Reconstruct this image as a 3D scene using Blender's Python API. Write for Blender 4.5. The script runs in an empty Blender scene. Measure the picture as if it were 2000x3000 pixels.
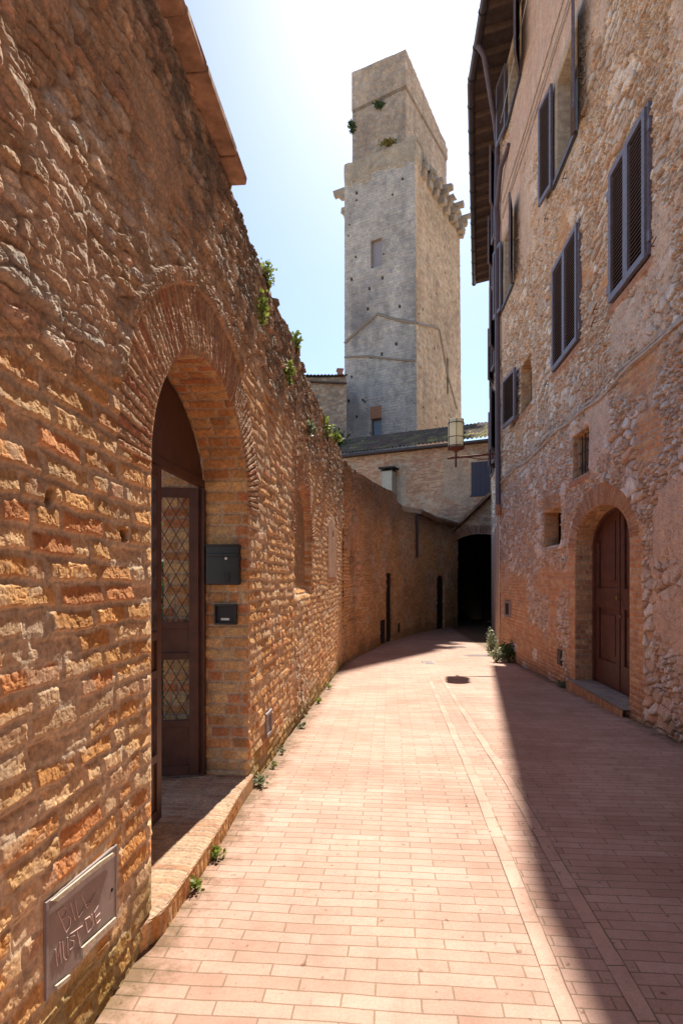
import bpy, math, random
import numpy as np
from mathutils import Vector
random.seed(7); rng = np.random.default_rng(11)
C = bpy.context.scene.collection
R = math.radians
EYE = 1.6
# ------------------------------------------------------------------ numpy noise
def h2(ix, iy, s=0):
    a = (np.asarray(ix).astype(np.int64) * 374761393 + np.asarray(iy).astype(np.int64) * 668265263 + s * 974634777) & 0xffffffff
    a = ((a ^ (a >> 13)) * 1274126177) & 0xffffffff
    a = ((a ^ (a >> 15)) * 2246822519) & 0xffffffff
    return ((a ^ (a >> 16)) & 0xffffff) / float(0x1000000)
def vn(x, y, s=0):
    ix = np.floor(x); iy = np.floor(y); fx = x - ix; fy = y - iy
    fx = fx * fx * (3 - 2 * fx); fy = fy * fy * (3 - 2 * fy)
    a = h2(ix, iy, s); b = h2(ix + 1, iy, s); c = h2(ix, iy + 1, s); d = h2(ix + 1, iy + 1, s)
    return (a + (b - a) * fx) * (1 - fy) + (c + (d - c) * fx) * fy
def fbm(x, y, s=0, o=4, g=.5):
    t = 0; a = 1.; n = 0
    for k in range(o):
        t = t + a * vn(x, y, s + 17 * k); n += a; a *= g; x = x * 2.03 + 3.7; y = y * 2.03 + 1.9
    return t / n - .5
def voro(x, y, s=0, jit=.9):
    ix = np.floor(x); iy = np.floor(y)
    f1 = np.full(x.shape, 9.); f2 = np.full(x.shape, 9.); idv = np.zeros(x.shape); py = np.zeros(x.shape); pxx = np.zeros(x.shape)
    for dx in (-1, 0, 1):
        for dy in (-1, 0, 1):
            cx = ix + dx; cy = iy + dy
            px = cx + .5 + jit * (h2(cx, cy, s) - .5); pyy = cy + .5 + jit * (h2(cx, cy, s + 1) - .5)
            d = np.hypot(px - x, pyy - y); cid = h2(cx, cy, s + 2)
            m = d < f1
            f2 = np.where(m, f1, np.minimum(f2, d)); idv = np.where(m, cid, idv); py = np.where(m, pyy - y, py); pxx = np.where(m, px - x, pxx); f1 = np.where(m, d, f1)
    return f1, f2, idv, (pxx, py)
def ss(x, a, b):
    t = np.clip((x - a) / (b - a), 0, 1); return t * t * (3 - 2 * t)
def mix(a, b, t):
    t = np.asarray(t)[..., None]; return a * (1 - t) + b * t
def pal(idv, cols):
    c = np.array(cols); k = np.minimum((idv * len(c)).astype(int), len(c) - 1); return c[k]
def jit(idv, s):
    return (h2(np.floor(idv * 1e6), 3, s) - .5)
# ------------------------------------------------------------------ objects
def tag(o, label=None, cat=None, group=None, kind=None):
    for k, v in (('label', label), ('category', cat), ('group', group), ('kind', kind)):
        if v: o[k] = v
    return o
def empty(name, loc, label=None, cat=None, group=None):
    o = bpy.data.objects.new(name, None); C.objects.link(o); o.location = loc; o.empty_display_size = .2
    return tag(o, label, cat, group)
def rootloc(p):
    v = Vector((0, 0, 0))
    while p is not None: v += Vector(p.location); p = p.parent
    return v
def link(name, me, parent=None, loc=None):
    o = bpy.data.objects.new(name, me); C.objects.link(o)
    off = Vector(loc) if loc is not None else Vector((0, 0, 0))
    if parent is not None: o.parent = parent; off = rootloc(parent)
    elif loc is not None: o.location = loc
    if off.length > 0:
        n = len(me.vertices); a = np.empty(n * 3, np.float32); me.vertices.foreach_get('co', a)
        a = a.reshape(-1, 3) - np.array(off, np.float32); me.vertices.foreach_set('co', a.ravel()); me.update()
    return o
class MB:
    def __init__(s): s.v = []; s.f = []; s.m = []; s.n = 0; s.sm = []
    def add(s, vs, fs, mi=0, smooth=False):
        s.v.extend([tuple(map(float, p)) for p in vs]); s.f.extend([tuple(i + s.n for i in f) for f in fs])
        s.m.extend([mi] * len(fs)); s.sm.extend([smooth] * len(fs)); s.n += len(vs); return s
    def hexa(s, p, mi=0):   # 8 pts: bottom 4 ccw, top 4
        return s.add(p, [(3, 2, 1, 0), (4, 5, 6, 7), (0, 1, 5, 4), (1, 2, 6, 5), (2, 3, 7, 6), (3, 0, 4, 7)], mi)
    def box(s, x0, x1, y0, y1, z0, z1, mi=0):
        return s.hexa([(x0, y0, z0), (x1, y0, z0), (x1, y1, z0), (x0, y1, z0), (x0, y0, z1), (x1, y0, z1), (x1, y1, z1), (x0, y1, z1)], mi)
    def fbox(s, F, u0, u1, v0, v1, n0, n1, mi=0):
        return s.hexa([F(u0, v0, n0), F(u1, v0, n0), F(u1, v0, n1), F(u0, v0, n1), F(u0, v1, n0), F(u1, v1, n0), F(u1, v1, n1), F(u0, v1, n1)], mi)
    def tube(s, pts, r, k=8, mi=0, cap=True):
        pts = [Vector(p) for p in pts]; rs = r if isinstance(r, (list, tuple)) else [r] * len(pts); vs = []; fs = []
        t0 = (pts[1] - pts[0]).normalized(); a = Vector((0, 0, 1)) if abs(t0.z) < .9 else Vector((1, 0, 0)); nrm = t0.cross(a).normalized()
        for i, p in enumerate(pts):
            t = (pts[min(i + 1, len(pts) - 1)] - pts[max(i - 1, 0)]).normalized()
            nrm = (nrm - t * nrm.dot(t)).normalized(); b = t.cross(nrm)
            for j in range(k):
                an = 2 * math.pi * j / k; vs.append(p + (nrm * math.cos(an) + b * math.sin(an)) * rs[i])
        for i in range(len(pts) - 1):
            for j in range(k): fs.append((i * k + j, i * k + (j + 1) % k, (i + 1) * k + (j + 1) % k, (i + 1) * k + j))
        s.add(vs, fs, mi, True)
        if cap: s.add(vs[:k][::-1], [tuple(range(k))], mi); s.add(vs[-k:], [tuple(range(k))], mi)
        return s
    def prism(s, F, prof, n0, n1, mi=0):   # profile list (u,v) extruded along n
        k = len(prof); vs = [F(u, v, n0) for u, v in prof] + [F(u, v, n1) for u, v in prof]
        return s.add(vs, [tuple(range(k))[::-1], tuple(range(k, 2 * k))] + [(i, (i + 1) % k, k + (i + 1) % k, k + i) for i in range(k)], mi)
    def build(s, name, mats, parent=None, loc=None, bevel=0):
        me = bpy.data.meshes.new(name); me.from_pydata(s.v, [], s.f)
        for m in (mats if isinstance(mats, (list, tuple)) else [mats]): me.materials.append(m)
        me.polygons.foreach_set('material_index', s.m); me.polygons.foreach_set('use_smooth', s.sm); me.update()
        o = link(name, me, parent, loc)
        if bevel:
            b = o.modifiers.new('b', 'BEVEL'); b.width = bevel; b.segments = 2; b.limit_method = 'ANGLE'
        return o
class Sheet:                       # numpy height-field patches collected in one mesh with a colour attribute
    def __init__(s): s.P = []; s.Cc = []; s.Q = []; s.n = 0
    def grid(s, P, col, keep=None):
        a, b = P.shape[:2]; idx = np.arange(a * b).reshape(a, b) + s.n
        q = np.stack([idx[:-1, :-1], idx[1:, :-1], idx[1:, 1:], idx[:-1, 1:]], -1).reshape(-1, 4)
        if keep is not None: q = q[keep.reshape(-1)]
        s.P.append(P.reshape(-1, 3)); s.Cc.append(col.reshape(-1, 3)); s.Q.append(q); s.n += a * b; return s
    def quad(s, p, col):
        s.P.append(np.array(p, float)); s.Cc.append(np.tile(np.array(col, float), (len(p), 1))); s.Q.append(np.arange(4)[None] + s.n); s.n += 4; return s
    def hexa(s, F, u0, u1, v0, v1, n0, n1, col):
        p = [F(u0, v0, n0), F(u1, v0, n0), F(u1, v0, n1), F(u0, v0, n1), F(u0, v1, n0), F(u1, v1, n0), F(u1, v1, n1), F(u0, v1, n1)]
        for f in [(3, 2, 1, 0), (4, 5, 6, 7), (0, 1, 5, 4), (1, 2, 6, 5), (2, 3, 7, 6), (3, 0, 4, 7)]: s.quad([p[i] for i in f], col)
        return s
    def build(s, name, mat, parent=None, loc=None, smooth=False):
        P = np.concatenate(s.P).astype(np.float32); Cc = np.concatenate(s.Cc).astype(np.float32); Q = np.concatenate(s.Q)
        used = np.zeros(len(P), bool); used[Q.ravel()] = True; mp = np.cumsum(used) - 1; P = P[used]; Cc = Cc[used]; Q = mp[Q]
        me = bpy.data.meshes.new(name); nf = len(Q)
        me.vertices.add(len(P)); me.vertices.foreach_set('co', P.ravel())
        me.loops.add(nf * 4); me.loops.foreach_set('vertex_index', Q.ravel().astype(np.int32))
        me.polygons.add(nf); me.polygons.foreach_set('loop_start', (np.arange(nf) * 4).astype(np.int32))
        me.update(calc_edges=True)
        at = me.color_attributes.new('col', 'FLOAT_COLOR', 'POINT')
        at.data.foreach_set('color', np.concatenate([np.clip(Cc, 0.01, .95), np.ones((len(P), 1), np.float32)], 1).ravel())
        me.materials.append(mat); me.polygons.foreach_set('use_smooth', np.full(nf, smooth)); me.validate()
        return link(name, me, parent, loc)
# ------------------------------------------------------------------ materials
def newmat(name):
    m = bpy.data.materials.new(name); m.use_nodes = True; nt = m.node_tree; b = nt.nodes['Principled BSDF']; return m, nt, b
def N(nt, t, **k):
    n = nt.nodes.new(t)
    for a, v in k.items():
        if a in n.inputs: n.inputs[a].default_value = v
        else: setattr(n, a, v)
    return n
def mixc(nt, fac, a, b, mode='MIX'):
    n = nt.nodes.new('ShaderNodeMix'); n.data_type = 'RGBA'; n.blend_type = mode
    for sock, val in ((n.inputs[0], fac), (n.inputs[6], a), (n.inputs[7], b)):
        if hasattr(val, 'is_output') or isinstance(val, bpy.types.NodeSocket): nt.links.new(val, sock)
        elif isinstance(val, tuple): sock.default_value = (*val[:3], 1)
        else: sock.default_value = val
    return n.outputs[2]
def ramp(nt, src, p0, c0, p1, c1):
    r = nt.nodes.new('ShaderNodeValToRGB'); e = r.color_ramp.elements
    e[0].position = p0; e[0].color = (*c0, 1); e[1].position = p1; e[1].color = (*c1, 1); nt.links.new(src, r.inputs[0]); return r.outputs[0]
def masonry_mat(name, sc=55, bump=.5, dist=.006, var=.35):
    m, nt, b = newmat(name); L = nt.links.new
    at = N(nt, 'ShaderNodeAttribute', attribute_name='col'); tc = N(nt, 'ShaderNodeTexCoord')
    n1 = N(nt, 'ShaderNodeTexNoise', Scale=sc, Detail=6., Roughness=.65); L(tc.outputs['Object'], n1.inputs['Vector'])
    n2 = N(nt, 'ShaderNodeTexNoise', Scale=sc * .12, Detail=5., Roughness=.6); L(tc.outputs['Object'], n2.inputs['Vector'])
    lo = 1 - var; hi = 1 + var
    g1 = ramp(nt, n1.outputs['Fac'], .3, (lo, lo, lo), .7, (hi, hi, hi)); g2 = ramp(nt, n2.outputs['Fac'], .3, (.82, .82, .84), .7, (1.16, 1.14, 1.1))
    c = mixc(nt, 1., at.outputs['Color'], g1, 'MULTIPLY'); c = mixc(nt, 1., c, g2, 'MULTIPLY'); L(c, b.inputs['Base Color'])
    b.inputs['Roughness'].default_value = .93; b.inputs['Specular IOR Level'].default_value = .15
    bp = N(nt, 'ShaderNodeBump', Strength=bump, Distance=dist); L(n1.outputs['Fac'], bp.inputs['Height']); L(bp.outputs['Normal'], b.inputs['Normal'])
    return m
def simple(name, col, rough=.6, spec=.3, metal=0, var=.15, sc=12, bump=0.):
    m, nt, b = newmat(name); L = nt.links.new; tc = N(nt, 'ShaderNodeTexCoord')
    n1 = N(nt, 'ShaderNodeTexNoise', Scale=sc, Detail=6., Roughness=.65); L(tc.outputs['Object'], n1.inputs['Vector'])
    lo = tuple(x * (1 - var) for x in col); hi = tuple(min(1, x * (1 + var)) for x in col)
    L(ramp(nt, n1.outputs['Fac'], .3, lo, .7, hi), b.inputs['Base Color'])
    b.inputs['Roughness'].default_value = rough; b.inputs['Specular IOR Level'].default_value = spec; b.inputs['Metallic'].default_value = metal
    if bump:
        bp = N(nt, 'ShaderNodeBump', Strength=bump, Distance=.01); L(n1.outputs['Fac'], bp.inputs['Height']); L(bp.outputs['Normal'], b.inputs['Normal'])
    return m
M = {}
M['stone'] = masonry_mat('eroded_masonry')
M['stone_far'] = masonry_mat('distant_masonry', 14, .35, .02, .25)
M['brown_metal'] = simple('brown_gate_paint', (.085, .035, .024), .45, .4, 0, .3, 9)
M['dark_metal'] = simple('dark_iron', (.02, .018, .018), .5, .4)
M['rust'] = simple('rusty_iron', (.16, .06, .04), .75, .2, 0, .35, 40)
M['black_box'] = simple('black_enamel', (.018, .016, .016), .35, .5)
M['label'] = simple('paper_label', (.65, .65, .62), .6)
M['plate'] = simple('grey_painted_plate', (.27, .215, .2), .6, .3, 0, .22, 9)
M['plate_rim'] = simple('grey_plate_rim', (.29, .24, .235), .6, .3)
M['cement'] = simple('loose_cement', (.5, .42, .33), .95, .1, 0, .25, 40, .5)
M['chalk'] = simple('chalk_strokes', (.6, .44, .4), .9, .1, 0, .25, 60)
M['shutter'] = simple('shutter_paint', (.15, .125, .15), .5, .45, 0, .35, 22)
M['louvre'] = simple('louvre_wood', (.13, .09, .085), .6, .3, 0, .2, 8)
M['door'] = simple('door_wood', (.105, .042, .03), .5, .35, 0, .3, 7, .15)
M['old_door'] = simple('old_dark_door', (.035, .02, .016), .8, .2, 0, .4, 6)
M['brass'] = simple('brass', (.5, .36, .16), .35, .5, .8)
M['terracotta'] = simple('terracotta', (.42, .21, .13), .85, .15, 0, .35, 12, .5); M['coping'] = simple('weathered_coping_tile', (.43, .27, .18), .92, .1, 0, .45, 9, 1.)
M['tile'] = simple('old_roof_tile', (.26, .17, .12), .9, .1, 0, .45, 3.5, .4)
M['soffit'] = simple('eave_boards', (.075, .05, .045), .8, .2, 0, .3, 5)
M['rafter'] = simple('rafter_wood', (.12, .075, .055), .8, .2, 0, .3, 9)
M['gutter'] = simple('brown_gutter', (.06, .045, .05), .4, .45, 0, .2, 5)
M['pipe'] = simple('brown_downpipe', (.1, .07, .085), .4, .4, 0, .2, 5)
M['cable'] = simple('grey_cable', (.5, .43, .37), .7, .2, 0, .3, 8)
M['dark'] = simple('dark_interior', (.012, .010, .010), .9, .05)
M['plaster'] = simple('window_reveal_plaster', (.46, .38, .3), .9, .1, 0, .12, 6)
M['flue'] = simple('flue_plaster', (.5, .5, .44), .9, .1, 0, .12, 5)
M['winglass'] = simple('window_glass', (.16, .2, .25), .12, .6, 0, .2, 3)
M['tw_stone'] = simple('putlog_shadow', (.05, .045, .04), .9)
def leafmat(name, a, b_):
    m, nt, b = newmat(name); L = nt.links.new; g = N(nt, 'ShaderNodeObjectInfo'); geo = N(nt, 'ShaderNodeNewGeometry')
    L(ramp(nt, geo.outputs['Random Per Island'], 0., a, 1., b_), b.inputs['Base Color']); b.inputs['Roughness'].default_value = .55
    tr = N(nt, 'ShaderNodeBsdfTranslucent'); L(ramp(nt, geo.outputs['Random Per Island'], 0., a, 1., b_), tr.inputs['Color'])
    mx = N(nt, 'ShaderNodeMixShader', Fac=.35); L(b.outputs[0], mx.inputs[1]); L(tr.outputs[0], mx.inputs[2]); L(mx.outputs[0], nt.nodes['Material Output'].inputs[0]); return m
M['leaf'] = leafmat('weed_leaves', (.13, .18, .03), (.3, .36, .07))
M['leaf_dark'] = leafmat('shrub_leaves', (.03, .06, .02), (.10, .15, .045))
M['leaf_pale'] = leafmat('pale_weed_leaves', (.16, .2, .11), (.36, .38, .24))
M['leaf_yellow'] = leafmat('yellow_flowers', (.3, .22, .02), (.12, .12, .03))
M['red_flower'] = leafmat('red_petals', (.35, .03, .02), (.1, .12, .03))
# lantern glass
m, nt, b = newmat('lantern_glass'); b.inputs['Base Color'].default_value = (.8, .74, .6, 1); b.inputs['Roughness'].default_value = .35
tr = N(nt, 'ShaderNodeBsdfTranslucent'); tr.inputs['Color'].default_value = (.85, .78, .62, 1)
mx = N(nt, 'ShaderNodeMixShader', Fac=.6); nt.links.new(b.outputs[0], mx.inputs[1]); nt.links.new(tr.outputs[0], mx.inputs[2]); nt.links.new(mx.outputs[0], nt.nodes['Material Output'].inputs[0]); M['lantern'] = m
# paving
def paving(name, bw, rh, off, ca, cb, mort):
    m, nt, b = newmat(name); L = nt.links.new; uv = N(nt, 'ShaderNodeUVMap', uv_map='UVMap'); tc = N(nt, 'ShaderNodeTexCoord')
    wn = N(nt, 'ShaderNodeTexNoise', Scale=2.2, Detail=2.); L(tc.outputs['Object'], wn.inputs['Vector'])
    sub = N(nt, 'ShaderNodeVectorMath', operation='SUBTRACT'); L(wn.outputs['Color'], sub.inputs[0]); sub.inputs[1].default_value = (.5, .5, .5)
    scl = N(nt, 'ShaderNodeVectorMath', operation='SCALE'); L(sub.outputs[0], scl.inputs[0]); scl.inputs['Scale'].default_value = .03
    add = N(nt, 'ShaderNodeVectorMath', operation='ADD'); L(uv.outputs[0], add.inputs[0]); L(scl.outputs[0], add.inputs[1])
    br = N(nt, 'ShaderNodeTexBrick', offset=off, squash=1., squash_frequency=2); L(add.outputs[0], br.inputs['Vector'])
    for k, v in (('Scale', 1.), ('Brick Width', bw), ('Row Height', rh), ('Mortar Size', .0036), ('Mortar Smooth', .2), ('Bias', 0.)): br.inputs[k].default_value = v
    br.inputs['Color1'].default_value = (*ca, 1); br.inputs['Color2'].default_value = (*cb, 1); br.inputs['Mortar'].default_value = (*mort, 1)
    n1 = N(nt, 'ShaderNodeTexNoise', Scale=90., Detail=5., Roughness=.7); L(tc.outputs['Object'], n1.inputs['Vector'])
    n2 = N(nt, 'ShaderNodeTexNoise', Scale=1.1, Detail=6., Roughness=.6); L(tc.outputs['Object'], n2.inputs['Vector'])
    n3 = N(nt, 'ShaderNodeTexNoise', Scale=7., Detail=6., Roughness=.7); L(tc.outputs['Object'], n3.inputs['Vector'])
    c = mixc(nt, 1., br.outputs['Color'], ramp(nt, n1.outputs['Fac'], .3, (.86, .86, .86), .7, (1.12, 1.12, 1.12)), 'MULTIPLY')
    c = mixc(nt, 1., c, ramp(nt, n2.outputs['Fac'], .3, (.88, .86, .86), .7, (1.1, 1.1, 1.1)), 'MULTIPLY')
    c = mixc(nt, 1., c, ramp(nt, n3.outputs['Fac'], .33, (.92, .91, .9), .5, (1.02, 1.02, 1.02)), 'MULTIPLY')
    n4 = N(nt, 'ShaderNodeTexNoise', Scale=.45, Detail=8., Roughness=.75); L(tc.outputs['Object'], n4.inputs['Vector'])
    c = mixc(nt, 1., c, ramp(nt, n4.outputs['Fac'], .36, (.80, .76, .72), .56, (1.04, 1.03, 1.03)), 'MULTIPLY')
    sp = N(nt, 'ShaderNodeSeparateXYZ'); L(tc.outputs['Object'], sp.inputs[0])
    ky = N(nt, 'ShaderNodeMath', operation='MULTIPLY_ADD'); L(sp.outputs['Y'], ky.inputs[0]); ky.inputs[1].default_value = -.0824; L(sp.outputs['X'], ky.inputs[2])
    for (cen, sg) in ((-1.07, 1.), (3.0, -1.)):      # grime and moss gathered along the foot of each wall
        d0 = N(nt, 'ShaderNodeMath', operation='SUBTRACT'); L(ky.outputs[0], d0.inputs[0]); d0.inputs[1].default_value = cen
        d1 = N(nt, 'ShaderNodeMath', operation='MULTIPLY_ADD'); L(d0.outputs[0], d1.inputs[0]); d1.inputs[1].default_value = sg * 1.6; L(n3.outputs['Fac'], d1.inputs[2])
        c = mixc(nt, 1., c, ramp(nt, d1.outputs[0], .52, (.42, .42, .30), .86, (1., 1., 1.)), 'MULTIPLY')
    n5 = N(nt, 'ShaderNodeTexNoise', Scale=23., Detail=3., Roughness=.5); L(tc.outputs['Object'], n5.inputs['Vector'])
    c = mixc(nt, 1., c, ramp(nt, n5.outputs['Fac'], .27, (.55, .5, .46), .34, (1., 1., 1.)), 'MULTIPLY')
    L(c, b.inputs['Base Color']); b.inputs['Roughness'].default_value = .8; b.inputs['Specular IOR Level'].default_value = .25
    inv = N(nt, 'ShaderNodeMath', operation='SUBTRACT'); inv.inputs[0].default_value = 1.; L(br.outputs['Fac'], inv.inputs[1])
    ad = N(nt, 'ShaderNodeMath', operation='MULTIPLY_ADD'); L(n1.outputs['Fac'], ad.inputs[0]); ad.inputs[1].default_value = .12; L(inv.outputs[0], ad.inputs[2])
    bp = N(nt, 'ShaderNodeBump', Strength=.7, Distance=.004); L(ad.outputs[0], bp.inputs['Height']); L(bp.outputs['Normal'], b.inputs['Normal'])
    return m
M['pave'] = paving('brick_paving', .30, .0735, .42, (.525, .345, .27), (.45, .272, .203), (.28, .19, .125))
M['pave_strip'] = paving('brick_edging', .30, .08, 0., (.57, .385, .30), (.50, .305, .23), (.21, .15, .095))
M['ground'] = simple('bare_ground', (.42, .33, .24), .95, .1, 0, .2, .6)
# ------------------------------------------------------------------ frames
K = .0824; NN = 1 / math.hypot(1, K)
def gh(y):      # eye height over the street
    y = np.asarray(y, float)
    return 1.6 + .039 * np.clip(y - 4.5, 0, 12.5) + .012 * np.clip(y - 17, 0, 40)
def gz(y): return float(1.6 - gh(y))
def LW(u, v, n): return (-1.07 + K * u + n * NN, u - n * NN * K, v + EYE)
def RW(u, v, n): return (3.0 + K * u - n * NN, u + n * NN * K, v + EYE)
def npF(base, sign):
    def f(U, V, H): return np.stack([base + K * U + sign * H * NN, U - sign * H * NN * K, V + EYE], -1)
    return f
LWn = npF(-1.07, 1); RWn = npF(3.0, -1)
def polyframe(pts):            # frame along a polyline; u = arc length; n to the left/right by sign
    P = np.array(pts, float); seg = np.hypot(*(P[1:] - P[:-1]).T); S = np.concatenate([[0], np.cumsum(seg)])
    T = (P[1:] - P[:-1]) / seg[:, None]
    Tv = np.vstack([T[:1], (T[1:] + T[:-1]) / 2, T[-1:]]); Tv /= np.hypot(*Tv.T)[:, None]
    def f(U, V, H, sg=1):
        U = np.asarray(U, float); x = np.interp(U, S, P[:, 0]); y = np.interp(U, S, P[:, 1]); tx = np.interp(U, S, Tv[:, 0]); ty = np.interp(U, S, Tv[:, 1])
        return np.stack(np.broadcast_arrays(x + sg * ty * H, y - sg * tx * H, V + EYE), -1)
    return f, S[-1], S
def snap(U, V, sdf, du, dv):
    S = sdf(U, V); e = .002
    gx = (sdf(U + e, V) - S) / e; gy = (sdf(U, V + e) - S) / e; g = np.hypot(gx, gy) + 1e-6
    thr = .62 * np.maximum(du * np.abs(gx / g), dv * np.abs(gy / g)) ; m = np.abs(S / g) < thr
    U = np.where(m, U - S * gx / g ** 2, U); V = np.where(m, V - S * gy / g ** 2, V)
    return U, V
def cellmean(S): return (S[:-1, :-1] + S[1:, :-1] + S[1:, 1:] + S[:-1, 1:]) / 4
def patch(sh, Pf, us, vs, fun, sdf=None, top=None):
    U, V = np.meshgrid(us, vs, indexing='ij'); keep = None
    if sdf is not None:
        du = np.gradient(us)[:, None]; dv = np.gradient(vs)[None]
        U, V = snap(U, V, sdf, du, dv); keep = cellmean(sdf(U, V)) > 0
    if top is not None:
        tp = top(U); V = np.minimum(V, tp)
    H, col = fun(U, V)
    if sdf is not None: H = H * ss(sdf(U, V), -.001, .035)
    if top is not None:
        k2 = (V[:-1, 1:] - V[:-1, :-1]) > 1e-5; keep = k2 if keep is None else keep & k2
    sh.grid(Pf(U, V, H), col, keep); return sh
# ------------------------------------------------------------------ masonry recipes
BR = [(.60, .325, .125), (.56, .28, .10), (.62, .38, .18), (.57, .28, .11), (.60, .335, .14), (.58, .31, .12), (.52, .225, .09), (.63, .41, .22)]
MO = np.array((.60, .47, .335))
def bricks(u, v, ch, bl, seed, warp=.012, mort=.010, soft=.022, irr=1.):
    wu = u + warp * 1.6 * fbm(u * 11, v * 11, seed, 3) ; wv = v + warp * 1.3 * fbm(u * 9, v * 9, seed + 3, 3) + .05 * irr * fbm(u * 1.3, v * 1.3, seed + 5, 2)
    row = np.floor(wv / ch); fv = wv - row * ch
    x = wu + h2(row, 1, seed) * bl * 3 + bl * .55 * irr * (vn(wu * 1.9 / bl * .27, row * 7.31, seed + 7) - .5)
    col = np.floor(x / bl); fu = x - col * bl; sp = h2(col, row, seed + 8) < .28
    hb = bl * (.42 + .16 * h2(col, row, seed + 2)); rt = fu > hb
    c2 = col * 2 + (sp & rt); fu0 = np.where(sp & rt, fu - hb, fu); ln = np.where(sp, np.where(rt, bl - hb, hb), bl)
    d = np.minimum(np.minimum(fv, ch - fv), np.minimum(fu0, ln - fu0))
    idv = h2(c2, row, seed + 9)
    return ss(d, mort * .35, mort * .5 + soft), idv, (fu0 - ln / 2, fv - ch / 2)
def stones(u, v, su, sv, seed, warp=.05, soft=.22):
    wu = u + warp * fbm(u * 5, v * 5, seed, 3); wv = v + warp * .8 * fbm(u * 5, v * 5, seed + 3, 3)
    f1, f2, idv, py = voro(wu / su, wv / sv, seed); return ss(f2 - f1, .03, soft), idv, py
def rect(U, V, w): return np.maximum(np.maximum(w[0] - U, U - w[1]), np.maximum(w[2] - V, V - w[3]))
def ell(U, V, uc, vs, a, b):
    du = U - uc; dv = V - vs; r = np.sqrt((du / a) ** 2 + (dv / b) ** 2) + 1e-6
    d = np.where(dv > 0, (r - 1) * np.hypot(du, dv) / r, np.abs(du) - a); th = np.arctan2(np.maximum(dv, 0) / b, du / a); return d, th
LA = (3.505, .53, .895, .76)          # gate arch
NA = (7.25, .52, .72, .68)            # walled-up arch
def gate_sdf(U, V): return ell(U, V, *LA)[0]
def left_fun(U, V):
    e, i, d = bricks(U, V, .082, .27, 3, .020, .010, .014)
    rough = fbm(U * 44, V * 44, 40, 4, .62); pit = np.abs(fbm(U * 26, V * 30, 47, 3)); rough = rough * 1.0 - .25 * ss(pit, .07, .0) + .05; big = fbm(U * 2.6, V * 2.6, 41, 3); med = fbm(U * 11, V * 11, 44, 3)
    am = .0038 + .0070 * h2(np.floor(i * 9e5), 1, 5)
    gone = (h2(np.floor(i * 9e5), 2, 6) < .10); am = np.where(gone, -.008, am)
    tl_ = e * (d[0] * .09 * (h2(np.floor(i * 9e5), 4, 5) - .62) - d[1] * (.07 + .20 * h2(np.floor(i * 9e5), 6, 5)))
    Hb = tl_ + e * (am + .0075 * rough + .004 * med) + (1 - e) * (.004 * med + .007 * rough - .003)
    cb = pal(i, BR) * (1 + .3 * jit(i, 3))[..., None]; cb = mix(np.tile(MO, U.shape + (1,)), cb, e * np.where(gone, .35, 1))
    # smeared mortar
    sm = ss(fbm(U * 4, V * 7, 50, 4), .03, .13) * .8
    cb = mix(cb, MO * (.95 + .2 * rough[..., None]), sm * .6); Hb = Hb * (1 - .55 * sm) + sm * .006
    # rubble with old render
    e2, i2, py = bricks(U, V, .105, .26, 61, .05, .012, .022, 1.7); e3, i3, _ = stones(U, V, .12, .055, 66, .05, .3)
    k2 = np.floor(i2 * 9e5); Hs = e2 * (.003 + .012 * h2(k2, 1, 7) ** 2 + py[0] * .10 * (h2(k2, 4, 7) - .62) - py[1] * (.05 + .22 * h2(k2, 6, 7))) + .011 * e3 * (.4 + h2(np.floor(i3 * 9e5), 2, 9)) + .010 * fbm(U * 9, V * 18, 62, 5, .68) + .013 * rough
    SP = [(.54, .35, .21), (.6, .44, .3), (.46, .32, .21), (.54, .46, .37), (.58, .37, .25), (.55, .36, .21), (.64, .52, .39), (.4, .32, .25)]
    cs = pal(np.where(h2(np.floor(i2 * 9e5), 3, 3) < .3, i3, i2), SP) * (1 + .3 * jit(i3, 4) + .5 * jit(i2, 5))[..., None]; cs = mix(np.tile(np.array((.46, .32, .2)), U.shape + (1,)), cs, .3 + .7 * e2)
    pl = ss(fbm(U * 1.1 + 4, V * 1.5, 71, 4), .03, .12) * ss(V, .6, 1.1)
    Hs = Hs * (1 - .5 * pl) + pl * .016; cs = mix(cs, np.array((.56, .39, .26)) * (1 + .35 * fbm(U * 6, V * 6, 72)[..., None]), pl * .85)
    zl = np.interp(U, [1.4, 2.6, 3.3, 4.6, 6, 9, 13.4], [.75, .75, 1.5, 1.75, 1.65, 1.5, 1.3]) + .5 * fbm(U * 1.7, V * 1.7, 73, 3)
    zm = ss(V - zl, -.12, .12)
    # far part below: alternating rubble patches
    zm = np.maximum(zm, ss(fbm(U * .9 + 9, V * .55, 75, 2), .08, .16) * ss(U, 5.8, 6.6) * .9)
    e4, i4, p4 = stones(U, V, .14, .10, 91, .04, .25)
    k4 = np.floor(i4 * 9e5); Hr = e4 * (.008 + .018 * h2(k4, 1, 7) + p4[0] * .14 * .35 * (h2(k4, 4, 7) - .4) + p4[1] * .10 * (.05 + .45 * h2(k4, 6, 7))) + .014 * rough + .008 * med
    cr = mix(np.tile(np.array((.4, .275, .18)), U.shape + (1,)), pal(i4, SP) * (1 + .3 * jit(i4, 9))[..., None], .25 + .75 * e4)
    fr = ss(U, 4.2, 5.0); Hs = Hs * (1 - fr) + Hr * fr; cs = mix(cs, cr, fr)
    H = Hb * (1 - zm) + Hs * zm; col = mix(cb, cs, zm)
    # lichen near the top and rising damp
    li = ss(V + .7 * fbm(U * 2, V * 2, 81, 4) - np.interp(U, [0, 2.5, 4.3, 6, 13], [2.6, 2.2, 1.6, 1.7, 1.6]), -.15, .5) * ss(fbm(U * 9, V * 9, 82, 3), -.16, .1)
    col = mix(col, np.array((.13, .115, .095)) * (1 + .8 * rough[..., None]), li * .72)
    gb = V + gh(U)
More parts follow.
